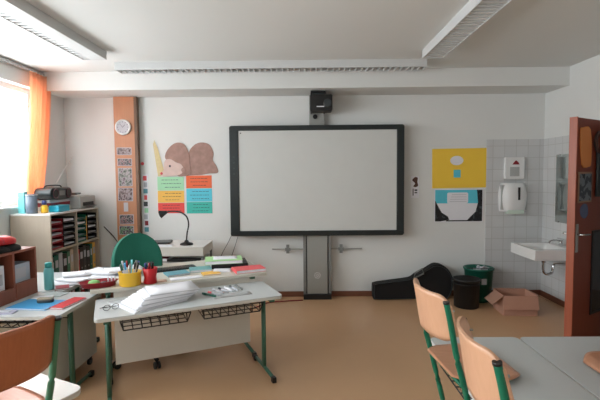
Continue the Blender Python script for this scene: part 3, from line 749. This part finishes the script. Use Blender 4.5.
c4.rotation_euler = (0, 0, math.atan2(fd.y, fd.x))

# ------------------------------------------------------------------ teacher chair
OCZ = math.atan2(-.83, .55)
oc = thing('office_chair', 'green upholstered office chair behind the teacher desk', 'chair', (-1.40, 3.72, 0), OCZ)
def obk(u, v):
    a = (u-.5)*2; q = math.sin(v*PI/2); t = max(0, (q-.35)/.65)
    w_ = .235*(1-.10*(1-q))*max(.03, (1-t**2.3))**.5
    return (-.28-.05*q+.05*(a*w_/.235)**2, a*w_, .60+.47*q)
MB().sheet(obk, 26, 28, .045).build('backrest', m_upho, oc)
def ost(u, v):
    a = (v-.5)*2; x = -.22+.44*u; return (x, a*.23*(1-.12*max(0, (u-.7)/.3)**2), .46-.015*math.sin(u*PI)*(1-a*a))
MB().sheet(ost, 20, 20, .06).build('seat', m_upho, oc, bevel=.015)
MB().tube(smooth_path([(0, 0, .40), (-.20, 0, .40), (-.31, 0, .46), (-.325, 0, .75)]), .012, ry=.03).build('back_post', m_black, oc)
MB().cyl((0, 0, .10), (0, 0, .42), .025).cyl((0, 0, .39), (0, 0, .425), .08).build('gas_column', m_black, oc)
for k in range(5):
    a = 2*PI*k/5-.96-OCZ
    ca, sa = math.cos(a), math.sin(a)
    ar = MB().tube([(0, 0, .10), (.15*ca, .15*sa, .095), (.29*ca, .29*sa, .075)], .018, n=8).build('base_arm', m_black, oc)
    n_ = Vector((-sa, ca, 0))*.012; p = Vector((.29*ca, .29*sa, .03))
    MB().cyl(p-n_*2, p-n_*.6, .03, n=14).cyl(p+n_*.6, p+n_*2, .03, n=14).cyl(p+Vector((0, 0, .01)), p+Vector((0, 0, .05)), .008).build('caster', m_black, ar)

# ------------------------------------------------------------------ bookshelf at the left wall
SX0, SX1, SY0, SY1, SZ = XL+.016, -2.66, 4.46, 5.52, 1.215
sh = thing('bookshelf', 'pale open bookshelf full of binders against the window wall', 'shelf', (0, 0, 0))
for y0 in (SY0, SY1-.02): MB().bx(SX0, SX1, y0, y0+.02, 0, SZ-.0205).build('side_panel', m_shelf, sh, bevel=.0015)
MB().bx(SX0, SX1+.004, SY0-.004, SY1+.004, SZ-.02, SZ).build('top_board', m_whitetop, sh, bevel=.002)
MB().bx(SX0+.02, SX1-.002, (SY0+SY1)/2-.01, (SY0+SY1)/2+.01, .07, SZ-.0205).build('partition', m_shelf, sh)
MB().bx(SX0, SX0+.006, SY0+.021, SY1-.021, .05, SZ-.021).build('back_panel', m_shelf, sh)
SHZ = [.06, .44, .82]
for z in SHZ: MB().bx(SX0+.007, SX1-.001, SY0+.0205, (SY0+SY1)/2-.0105, z-.018, z).bx(SX0+.007, SX1-.001, (SY0+SY1)/2+.0105, SY1-.0205, z-.018, z).build('shelf_board', m_shelf, sh)
bays = {'left': (SY0+.025, (SY0+SY1)/2-.014), 'right': ((SY0+SY1)/2+.014, SY1-.025)}
ordn = ['first', 'second', 'third', 'fourth', 'fifth', 'sixth', 'seventh', 'eighth']
def binder(label, y, z, wd, m_, h=.315, lab=True, group=None):
    t = thing('ring_binder', label, 'binder', (SX1-.15, y+wd/2, z), 0, group)
    MB().bx(-.135, .12, -wd/2+.001, wd/2-.001, .0005, h).build('cover', m_, t, bevel=.003)
    if lab: MB().bx(.1202, .1212, -wd/2+.016, wd/2-.016, h*.56, h*.82).build('spine_label', m_papergrey, t)
    MB().lathe([(.012, 0), (.012, .002), (.006, .002), (.006, .0001)], n=12).xf(Matrix.Translation((.1202, 0, h*.2)) @ Matrix.Rotation(PI/2, 4, 'Y')).build('grip_hole', m_alu, t)
    return t
rows = {('left', 0): [('dark green', m_bin), ('black', m_black), ('black', m_black), ('blue', m_dblue), ('black', m_black), ('red', m_dred)],
        ('right', 0): [('black', m_black), ('red', m_dred), ('black', m_black), ('grey', m_grey), ('black', m_black), ('green', m_bin)],
        ('left', 1): [('black', m_black), ('dark green', m_bin), ('white', m_papergrey), ('black', m_black), ('green', m_lgreen), ('cream', m_shelf)],
        ('right', 1): [('red', m_red), ('black', m_black), ('black', m_dark), ('black', m_black), ('green', m_bin), ('yellow', m_ypaper)]}
rn = {0: 'bottom', 1: 'middle'}
for (bay, r_), lst in rows.items():
    y0, y1 = bays[bay]; y = y0; n = len(lst); wd = (y1-y0)/n*.97
    for i, (cn, m_) in enumerate(lst):
        w2 = wd*[.9, 1.05, .95, 1.1, .8, .9][i]
        binder('%s ring binder, %s from the left in the %s row of the %s bay' % (cn, ordn[i], rn[r_], bay), y, SHZ[r_]+.001, w2, m_, h=.30+.012*(i % 3), group='ring binders on the bookshelf'); y += w2+.001
# letter trays with papers in the top row
def tray(label, y0, y1, z, m_, paper=True):
    cx, cy = SX1-.17, (y0+y1)/2; hw = (y1-y0)/2
    t = thing('letter_tray', label, 'letter tray', (cx, cy, z), 0, 'letter trays in the top row of the bookshelf')
    b = MB().bx(-.15, .15, -hw, hw, 0, .003).bx(-.15, .15, -hw, -hw+.003, .003, .058).bx(-.15, .15, hw-.003, hw, .003, .058).bx(-.15, -.147, -hw+.003, hw-.003, .003, .058).bx(.146, .15, -hw+.003, hw-.003, .003, .02)
    b.build('tray', m_, t); return t
k = 0
stacks = [('left', 0.0, .48, m_dred, 'red'), ('left', .52, 1.0, m_black, 'black'), ('right', 0.0, .47, m_bin, 'green'), ('right', .56, 1.0, m_black, 'black')]
for bay, f0, f1, m_, cn in stacks:
    y0, y1 = bays[bay]; a, c_ = y0+(y1-y0)*f0, y0+(y1-y0)*f1
    for i in range(5):
        z = SHZ[2]+.001+i*.066
        tray('%s letter tray, %s from the bottom in the %s bay of the bookshelf' % (cn, ordn[i], bay), a, c_, z, m_)
        hgt = .015+.02*((i*7+k) % 3)/2
        o = MB().bx(-.13, .14, -(c_-a)/2+.012, (c_-a)/2-.012, 0, hgt).build('paper_stack', m_paper if (i+k) % 2 else m_papergrey, loc=(SX1-.168, (a+c_)/2, z+.0035))
        tag(o, 'sheaf of papers in the %s %s letter tray of the %s bay' % (ordn[i], cn, bay), 'papers', 'papers in the letter trays')
    k += 1
y0, y1 = bays['right']
tag(MB().bx(-.13, .12, -.014, .014, 0, .30).build('book', m_ypaper, loc=(SX1-.15, y0+(y1-y0)*.515, SHZ[2]+.001)), 'tall yellow book standing between the trays of the right bay', 'book')

# things on top of the shelf
T = SZ+.001
t = thing('storage_tin', 'tall grey-blue tin at the near left corner of the shelf top', 'tin', (-2.905, 4.55, T))
MB().lathe([(.052, 0), (.055, .004), (.055, .205), (.050, .205), (.05, .02), (.001, .02)]).build('body', mat('grey_blue_tin', (112, 126, 142), .4), t)
MB().tube([(.057*math.cos(q*PI/10), .057*math.sin(q*PI/10), .195) for q in range(20)], .004, closed=True).build('rim', m_lgrey, t)
t = thing('small_box', 'small turquoise and white carton just left of the grey-blue tin', 'box', (-3.005, 4.56, T))
MB().bx(-.035, .035, -.03, .03, 0, .23).build('carton', m_turq, t, bevel=.002)
MB().bx(.0352, .036, -.02, .02, .05, .17).build('label_print', m_paper, t)
t = thing('glue_bottle', 'yellow bottle with a dark blue cap on the shelf top', 'bottle', (-2.80, 4.60, T))
MB().lathe([(.03, 0), (.034, .006), (.034, .07), (.02, .088)]).build('body', m_yellow, t)
MB().lathe([(.024, .0885), (.024, .12), (.018, .135), (.001, .137)]).build('cap', m_dblue, t)
t = thing('plastic_box', 'bright cyan plastic box at the front of the shelf top', 'box', (-2.745, 4.80, T))
MB().bx(-.055, .055, -.12, .10, 0, .062).build('body', mat('cyan_plastic', (40, 176, 206), .35), t, bevel=.006)
MB().bx(-.058, .058, -.123, .103, .0625, .07).build('lid', mat('cyan_lid', (60, 190, 214), .35), t, bevel=.003)
for i, (x, y, sx, sy, h, m_, l) in enumerate([(-2.93, 4.93, .13, .20, .05, m_shelf, 'cream flat box under the radio, lowest of the pile'),
      (-2.93, 4.94, .12, .19, .045, m_dred, 'dark red flat box under the radio, in the middle of the pile'),
      (-2.93, 4.93, .12, .20, .03, m_papergrey, 'pale box of paper under the radio, topmost of the pile')]):
    o = thing('flat_box', l, 'box', (x, y, T+[0, .051, .097][i]))
    MB().bx(-sx, sx, -sy, sy, 0, h*.72).build('body', m_, o, bevel=.002)
    MB().bx(-sx-.003, sx+.003, -sy-.003, sy+.003, h*.722, h).build('lid', m_, o, bevel=.002)
ra = thing('radio_recorder', 'black oval portable radio on the pile of boxes on the shelf', 'radio', (-2.885, 4.92, T+.1305), 0)
pr = smooth_poly([(-.20, .035), (-.22, .07), (-.20, .115), (-.14, .135), (.14, .135), (.20, .115), (.22, .07), (.20, .035), (.14, .0), (-.14, .0)], 4)
MB().prism([(u, v) for u, v in pr], -.09, .10, 'x').build('body', m_dark, ra, bevel=.012)
for q in (-.135, .135):
    sp_ = MB().cyl((.1005, q, .068), (.108, q, .068), .05, n=22).build('speaker', m_black, ra)
    MB().tube([(.109, q+.05*math.cos(k*PI/10), .068+.05*math.sin(k*PI/10)) for k in range(20)], .004, n=6, closed=True).build('speaker_ring', mat('wine_red', (120, 70, 80), .4), sp_)
MB().bx(.1005, .104, -.06, .06, .045, .10).build('display', m_grey, ra)
MB().tube(smooth_path([(0, -.17, .12), (0, -.13, .155), (0, .13, .155), (0, .17, .12)]), .008).build('carry_handle', m_black, ra)
pt_ = thing('printer', 'light grey printer with a black slot at the far end of the shelf top', 'printer', (-2.86, 5.325, T))
MB().bx(-.17, .17, -.19, .19, 0, .15).build('body', m_lgrey, pt_, bevel=.012)
MB().bx(.1705, .174, -.13, .13, .035, .075).build('paper_slot', m_black, pt_)
MB().bx(-.14, .10, -.15, .15, .1505, .165).build('lid', m_white, pt_, bevel=.004)
MB().box((.19, 0, .03), (.06, .24, .004), (0, .25, 0)).build('output_tray', m_dark, pt_)
tag(MB().box((0, 0, .03), (.16, .24, .02), (0, 0, .3)).build('magazine', m_dark, loc=(-2.88, 5.30, T+.147)), 'dark folder lying on top of the printer', 'folder')

# ------------------------------------------------------------------ brown cubby cabinet on side desk
cz = .681
cc = thing('cubby_cabinet', 'brown wooden cubby cabinet standing on the left side desk', 'cabinet', (-2.155, 3.14, cz), R(-4))
b = MB().bx(-.33, 0, -.24, -.222, 0, .37).bx(-.33, 0, .222, .24, 0, .37).bx(-.33, 0, -.222, .222, 0, .018).bx(-.33, 0, -.222, .222, .352, .37).bx(-.33, -.318, -.222, .222, .018, .352).bx(-.317, -.003, -.01, .01, .018, .352)
b.build('carcass', m_brown, cc, bevel=.002)
MB().bx(-.03, 0.002, -.222, -.012, .018, .10).bx(-.03, .002, .012, .222, .018, .12).build('front_board', m_brown, cc)
o = thing('carton', 'pale blue-grey carton in the right cubby of the brown cabinet', 'box', (-2.155, 3.14, cz+.019), R(-4))
MB().bx(-.20, -.032, .03, .205, 0, .24).build('body', mat('pale_blue_carton', (176, 188, 200), .7), o, bevel=.003)
MB().bx(-.0318, -.0308, .05, .16, .13, .21).build('printed_label', m_papergrey, o)
o = thing('carton', 'white carton in the left cubby of the brown cabinet', 'box', (-2.155, 3.14, cz+.019), R(-4))
MB().bx(-.20, -.032, -.205, -.06, 0, .26).build('body', m_paper, o, bevel=.003)
MB().bx(-.0318, -.0308, -.19, -.08, .12, .20).build('printed_label', m_papergrey, o)
def cloth(label, x, y, z, sx, sy, h, m_, seed):
    rnd = random.Random(seed); ph = [rnd.random()*6 for _ in range(6)]
    def f(u, v):
        a = u*2*PI; rr = 1+.12*math.sin(3*a+ph[0])+.06*math.sin(7*a+ph[1]); q = math.sin(v*PI/2)
        return (sx*rr*math.cos(a)*q, sy*rr*math.sin(a)*q, h*math.cos(v*PI/2)**.6*(1+.15*math.sin(5*a+ph[2])*q))
    o = MB().sheet(f, 36, 8, .006).build('cloth', m_, loc=(x, y, z)); return tag(o, label, 'cloth')
cloth('folded black cloth on top of the brown cabinet', -2.31, 3.12, cz+.373, .14, .24, .05, m_case, 1)
cloth('crumpled bright red cloth on top of the black one', -2.30, 3.12, cz+.425, .11, .19, .055, m_red, 2)
cloth('small white cloth at the back of the heap on the brown cabinet', -2.33, 3.08, cz+.485, .07, .09, .04, m_paper, 3)

# turquoise bottle
t = thing('drinking_bottle', 'slim turquoise bottle standing between the brown cabinet and the bookshelf', 'bottle', (-2.10, 3.47, .681))
MB().lathe([(.034, 0), (.037, .005), (.037, .15), (.032, .17), (.024, .18)]).build('body', m_turq, t)
MB().lathe([(.027, .1805), (.027, .215), (.022, .222), (.001, .223)]).build('cap', mat('teal_cap', (60, 180, 180), .3), t)

# ------------------------------------------------------------------ loose papers and books (helper)
def book(name, label, cat, p, sx, sy, h, rz, m_, pages=True, group=None, cover=None):
    t = thing(name, label, cat, p, rz, group)
    MB().bx(-sx/2, sx/2, -sy/2, sy/2, 0, .0015).bx(-sx/2, sx/2, -sy/2, sy/2, h-.0015, h).bx(-sx/2, -sx/2+.0015, -sy/2, sy/2, .0015, h-.0015).build('cover', m_, t)
    MB().bx(-sx/2+.0018, sx/2-.003, -sy/2+.003, sy/2-.003, .0016, h-.0016).build('pages', m_paper, t)
    return t
def leaf(label, p, sx, sy, rz, m_=m_paper, h=.002, name='paper_sheet', cat='paper', group=None, lift=0):
    def f(u, v): return ((u-.5)*sx, (v-.5)*sy, h/2+.0006+lift*(2*u-1)**2)
    o = MB().sheet(f, 8, 2, h).build(name, m_, loc=p, rot=(0, 0, rz)); return tag(o, label, cat, group)
zD = .6805
book('folder', 'light blue folder on the left side desk', 'folder', (-1.93, 3.03, zD), .30, .22, .010, R(-6), m_blue)
book('folder', 'bright red folder at the right end of the left side desk', 'folder', (-1.715, 3.06, zD), .10, .26, .012, R(-8), m_red)
t = thing('glasses_case', 'small dark case lying on the light blue folder', 'case', (-1.89, 3.07, zD+.0108), R(10))
MB().prism(rrect(-.055, .055, -.025, .025, .02), .0, .018).build('body', m_dark, t, bevel=.004)
MB().prism(rrect(-.055, .055, -.025, .025, .02), .0185, .032).build('lid', mat('tan_lid', (150, 140, 120), .4), t, bevel=.005)
leaf('white envelope behind the light blue folder on the side desk', (-2.0, 3.21, zD), .14, .09, R(14), h=.006, name='envelope')
t = thing('plastic_sleeve', 'lilac-grey plastic sleeve with papers at the left end of the side desk', 'plastic sleeve', (-2.13, 2.885, zD), R(8))
MB().prism(rrect(-.0, .15, -.08, .0, .01), 0, .008).build('papers', mat('lilac_papers', (178, 176, 196), .35), t)
MB().prism(rrect(.03, .12, -.06, -.02, .01), .0085, .012).build('printed_card', m_papergrey, t)
t = thing('plastic_sleeve', 'pale glossy plastic sleeve in the middle of the side desk', 'plastic sleeve', (-2.0, 3.31, zD), R(-10))
MB().bx(-.02, .12, -.05, .06, 0, .005).build('papers', mat('pale_green_sleeve', (196, 208, 208), .3), t)
rndp = random.Random(11)
for i, (x, y, a, l) in enumerate([(-2.05, 3.66, 10, 'white paper heap beside the turquoise bottle, lowest sheet pile'), (-2.02, 3.72, -20, 'white paper pile leaning at the back of the left desk'), (-2.06, 3.86, 30, 'white crumpled sheets at the far end of the left desk')]):
    leaf(l, (x, y, .6805+.0165*i), .26, .19, R(a), h=.010, name='paper_pile', cat='papers', lift=.004)
book('booklet', 'dark red booklet between the papers near the turquoise bottle', 'book', (-2.01, 3.50, .6805), .10, .13, .012, R(30), m_dred)

# ---- teacher desk things
def onB(px_xy, z=.7505): return (px_xy[0], px_xy[1], z)
t = thing('desk_tray', 'red oval tray full of small things at the left end of the teacher desk', 'tray', onB((-1.598, 3.278)), AZ)
MB().lathe([(.10, 0), (.12, .003), (.132, .04), (.14, .042), (.134, .044), (.114, .008), (.001, .007)], n=28, sx=1.0, sy=.6).build('tray', m_dred, t)
for i, (x, y, r_, m_, l, nm) in enumerate([(-1.63, 3.272, .036, m_lgreen, 'light green ball of putty in the red tray', 'putty_ball'), (-1.565, 3.30, .022, m_dark, 'dark round lump in the red tray', 'clay_lump'), (-1.685, 3.24, .014, m_ypaper, 'yellow eraser in the red tray', 'eraser')]):
    o = MB().sph((0, 0, r_*.62), r_, (1.3, 1, .6)).build(nm, m_ if i else mat('lime_putty', (130, 186, 110), .6), loc=(x, y, .7595)); tag(o, l, 'desk item')
for i in range(3):
    t = thing('tape_roll', ['clear tape roll standing in the red tray, left one', 'clear tape roll standing in the red tray, middle one', 'clear tape roll standing in the red tray, right one'][i], 'tape', (-1.535+.022*i, 3.305+.010*i, .762), AZ)
    MB().tube([(0, .022*math.cos(q*PI/8), .028+.022*math.sin(q*PI/8)) for q in range(16)], .007, n=8, closed=True).build('roll', m_papergrey, t)
tb = thing('pen_tub', 'round yellow pen tub on the teacher desk', 'pen holder', onB((-1.368, 3.318)))
MB().lathe([(.074, 0), (.08, .006), (.084, .105), (.088, .108), (.082, .11), (.076, .012), (.001, .012)], n=28).build('tub', m_yellow, tb)
pens_c = [m_black, m_dblue, m_grey, m_turq, m_dred, m_papergrey, m_dark, m_bin, m_blue, m_grey, m_black]
rp = random.Random(5)
cn_ = ['black', 'dark blue', 'grey', 'turquoise', 'dark red', 'white', 'charcoal', 'dark green', 'blue', 'silver-grey', 'jet black']
for i in range(11):
    a = i*2*PI/11; rr = .05
    bx_, by_ = -1.368+.03*math.cos(a), 3.318+.03*math.sin(a)
    tx, ty = -1.368+(rr+.02)*math.cos(a), 3.318+(rr+.02)*math.sin(a); hz = .15+.025*rp.random()
    t = thing('pen', '%s pen standing in the yellow tub' % cn_[i], 'pen', (bx_, by_, .7635), 0, 'pens in the yellow tub')
    d_ = Vector((tx-bx_, ty-by_, hz))
    MB().cyl((0, 0, 0), d_*.7, .0055, n=8).build('barrel', m_papergrey if i % 3 else pens_c[i], t)
    MB().cyl(d_*.7, d_, .0075, n=8).build('cap', pens_c[i], t)
rc = thing('pencil_cup', 'bright red pencil cup right of the yellow tub', 'pen holder', onB((-1.230, 3.375)))
MB().lathe([(.046, 0), (.052, .004), (.046, .05), (.058, .122), (.054, .124), (.040, .05), (.042, .012), (.001, .012)], n=20).build('cup', m_red, rc)
for i in range(4):
    a = i*PI/2+.4; bx_, by_ = -1.237+.016*math.cos(a), 3.375+.016*math.sin(a)
    t = thing('felt_pen', ['black felt pen in the red cup', 'grey felt pen in the red cup', 'dark blue felt pen in the red cup', 'red felt pen in the red cup'][i], 'pen', (bx_, by_, .7635), 0, 'felt pens in the red cup')
    d_ = Vector((.012*math.cos(a), .012*math.sin(a), .15)); mm = [m_black, m_grey, m_dblue, m_dred][i]
    MB().cyl((0, 0, 0), d_*.65, .007, n=10).build('barrel', m_dark, t); MB().cyl(d_*.65, d_, .009, n=10).build('cap', mm, t)
t = thing('scissors', 'dark-handled scissors sticking out of the red cup', 'scissors', (-1.230, 3.375, .765), AZ)
MB().bx(-.004, .004, -.001, .001, 0, .11).build('blade', m_alu, t)
for s_ in (-1, 1): MB().tube([(.014*s_+.013*math.cos(q*PI/6), 0, .135+.02*math.sin(q*PI/6)) for q in range(12)], .004, n=6, closed=True).build('finger_loop', m_dark, t)
# papers at rear-left of teacher desk
for i, (x, y, a) in enumerate([(-1.66, 3.60, 12), (-1.72, 3.68, -8), (-1.56, 3.66, 35)]):
    leaf(['white papers at the rear left of the teacher desk, lowest pile', 'white papers at the rear left of the teacher desk, farthest pile', 'white papers at the rear left of the teacher desk, topmost pile'][i], (x, y, .7508+.0215*i), .28, .20, R(a), h=.012, name='paper_pile', cat='papers', lift=.008)
leaf('beige strip of paper by the red cup on the teacher desk', B_at(-.24, -.32, .7508), .20, .08, AZ, m_=mat('beige_paper', (206, 170, 150), .7), h=.004)
# dark keyboard and teal books in the middle
t = thing('keyboard', 'black keyboard lying behind the teal books on the teacher desk', 'keyboard', (-1.20, 3.86, .7508), AZ+R(5))
MB().bx(-.21, .21, -.065, .065, 0, .014).build('body', m_black, t, bevel=.004)
b = MB()
for i in range(16):
    for j in range(5): b.bx(-.195+.0245*i, -.175+.0245*i, -.054+.0225*j, -.036+.0225*j, .0142, .019)
b.build('keys', m_dark, t)
book('book', 'teal book on the teacher desk, left one of the two', 'book', B_at(-.03, -.12, .7508), .19, .16, .014, AZ+R(8), m_tealbook)
book('book', 'teal book on the teacher desk, nearer the green folder', 'book', B_at(.185, -.06, .7508), .19, .16, .020, AZ-R(6), mat('pale_teal_cover', (120, 176, 180), .5))
leaf('white printed papers in front of the teal books', B_at(.02, -.31, .7508), .26, .09, AZ, h=.004)
t = thing('ring_binder', 'black ring binder under the light green folder at the rear of the teacher desk', 'binder', (-.72, 4.02, .7508), R(14))
MB().bx(-.16, .17, -.13, .13, 0, .042).build('cover', m_black, t, bevel=.003); MB().bx(-.16, .14, -.125, .125, .008, .034).xf(Matrix.Translation((-.004, 0, 0))).build('papers', m_paper, t)
book('folder', 'light green folder at the rear of the teacher desk', 'folder', (-.76, 4.00, .7935), .34, .24, .030, R(12), m_lime)
leaf('white sheet lying on the light green folder', (-.75, 4.02, .8245), .22, .15, R(12), h=.003)
book('booklet', 'orange-yellow booklet between the teal and red folders', 'book', B_at(.24, -.24, .7508), .15, .12, .010, AZ, m_ypaper)
book('folder', 'coral red folder at the front right corner of the teacher desk', 'folder', (-.50, 3.80, .7508), .27, .18, .026, R(24), m_coral)
leaf('white papers lying left of the coral red folder', (-.735, 3.785, .7508), .15, .11, R(8), h=.012)

# ---- front grey table things
rs = random.Random(21)
PC = A_at(-.13, .045)
for i in range(16):
    q = i/15
    ang_ = AZ+R(26-24*q+rs.uniform(-3, 3))
    p = A_at(-.28+.15*q+rs.uniform(-.006, .006), -.035+.075*q+rs.uniform(-.004, .004), .6826+.0052*i)
    L_ = .41-.06*q
    def f(u, v, q=q, L_=L_): return ((u-.5)*L_, (v-.5)*.27, .0024)
    o = MB().sheet(f, 4, 2, .0042).build('worksheet_pile', m_papergrey if i % 4 == 2 else m_paper, loc=p, rot=(0, 0, ang_))
    tag(o, 'white worksheet bundle in the fanned pile on the grey front table', 'papers', 'worksheet bundles in the fanned pile')
leaf('clear plastic sleeve at the left edge of the worksheet pile', A_at(-.50, .08, .6825), .10, .16, AZ+R(20), m_=mat('clear_sleeve', (214, 218, 222), .2), h=.002)
g = thing('reading_glasses', 'thin dark reading glasses on the left end of the grey front table', 'glasses', A_at(-.555, -.06, .6825), AZ+R(12))
b = MB()
for s_ in (-.028, .028): b.tube([(s_+.023*math.cos(q*PI/7), -.02, .022+.018*math.sin(q*PI/7)) for q in range(14)], .0022, n=6, closed=True)
b.build('rims', m_black, g); MB().tube([(-.05, -.02, .03), (-.06, .05, .006), (.05, .055, .004)], .002, n=6).tube([(.05, -.02, .03), (.055, .045, .004), (-.04, .06, .008)], .002, n=6).build('temples', m_black, g)
# small printed cards and pens on the right
cl_ = [m_bin, m_coral, m_papergrey, m_ink, m_paper, m_dark, m_grey]
nm_ = ['dark green', 'coral red', 'pale grey', 'black', 'white', 'charcoal', 'mid-grey']
for i in range(7):
    p = A_at(.135+.045*i, .03+.012*i-(.05 if i < 2 else 0), .6825)
    t = thing('marker_pen', '%s marker, one of the row lying right of the worksheet pile' % nm_[i], 'pen', p, AZ+R(118-4*i), 'markers lying on the grey front table')
    MB().cyl((-.075, 0, .008), (.03, 0, .008), .0078, n=10).build('barrel', m_papergrey if i % 2 else cl_[i], t)
    MB().cyl((.03, 0, .008), (.075, 0, .008), .0085, n=10).build('cap', cl_[i], t)
leaf('printed card under the markers at the right of the worksheet pile', A_at(.30, -.075, .6825), .30, .09, AZ, m_=mat('grey_card', (176, 178, 178), .4), h=.002)

# ------------------------------------------------------------------ side table with lamp, near the front wall
st = thing('printer_table', 'white box-like side table with a shelf behind the office chair', 'table', (-1.545, 5.16, 0))
MB().bx(-.42, .38, -.26, .26, .675, .775).build('drawer_box', m_panel, st, bevel=.004)
MB().bx(-.425, .385, -.265, .265, .7755, .785).build('tabletop', m_whitetop, st, bevel=.002)
for sx in (-.40, .35):
    for sy in (-.24, .215): MB().bx(sx, sx+.025, sy, sy+.025, 0, .674).build('leg', m_grey, st)
MB().bx(-.374, .349, -.24, .24, .60, .612).build('lower_shelf', m_lgrey, st)
book('folder', 'dark red folder on the shelf under the white side table top', 'folder', (-1.72, 5.02, .6125), .26, .2, .035, 0, m_dred)
t = thing('tray', 'flat black tray hanging out of the lower shelf of the white side table', 'tray', (-1.38, 4.97, .6125), R(-8))
MB().bx(-.2, .16, -.09, .1, 0, .012).bx(-.2, .16, -.09, -.085, .012, .03).build('body', m_black, t)
t = thing('laptop', 'closed black laptop on the left of the white side table', 'laptop', (-1.78, 5.20, .7855), R(8))
MB().bx(-.15, .15, -.11, .11, 0, .014).build('base', m_black, t, bevel=.003); MB().bx(-.15, .15, -.11, .11, .0145, .022).build('lid', m_dark, t, bevel=.003)
leaf('white papers in front of the laptop on the side table', (-1.69, 4.985, .7855), .30, .13, R(5), h=.006, name='paper_pile', cat='papers')
lm = thing('desk_lamp', 'black gooseneck desk lamp on the white side table', 'lamp', (-1.40, 5.06, .7855))
MB().lathe([(.075, 0), (.078, .004), (.07, .018), (.03, .03), (.018, .055), (.001, .056)]).build('base', m_black, lm)
MB().tube(smooth_path([(0, 0, .05), (.01, 0, .14), (.03, 0, .24), (.01, 0, .33), (-.06, 0, .385), (-.16, 0, .40), (-.24, 0, .385)], 8), .009, n=10).build('gooseneck', m_black, lm)
hd_ = MB().lathe([(.015, .05), (.022, .03), (.045, -.03), (.048, -.035), (.04, -.032), (.001, -.01)]).xf(Matrix.Translation((-.27, 0, .375)) @ Matrix.Rotation(R(70), 4, 'Y') ).build('lamp_shade', m_black, lm)
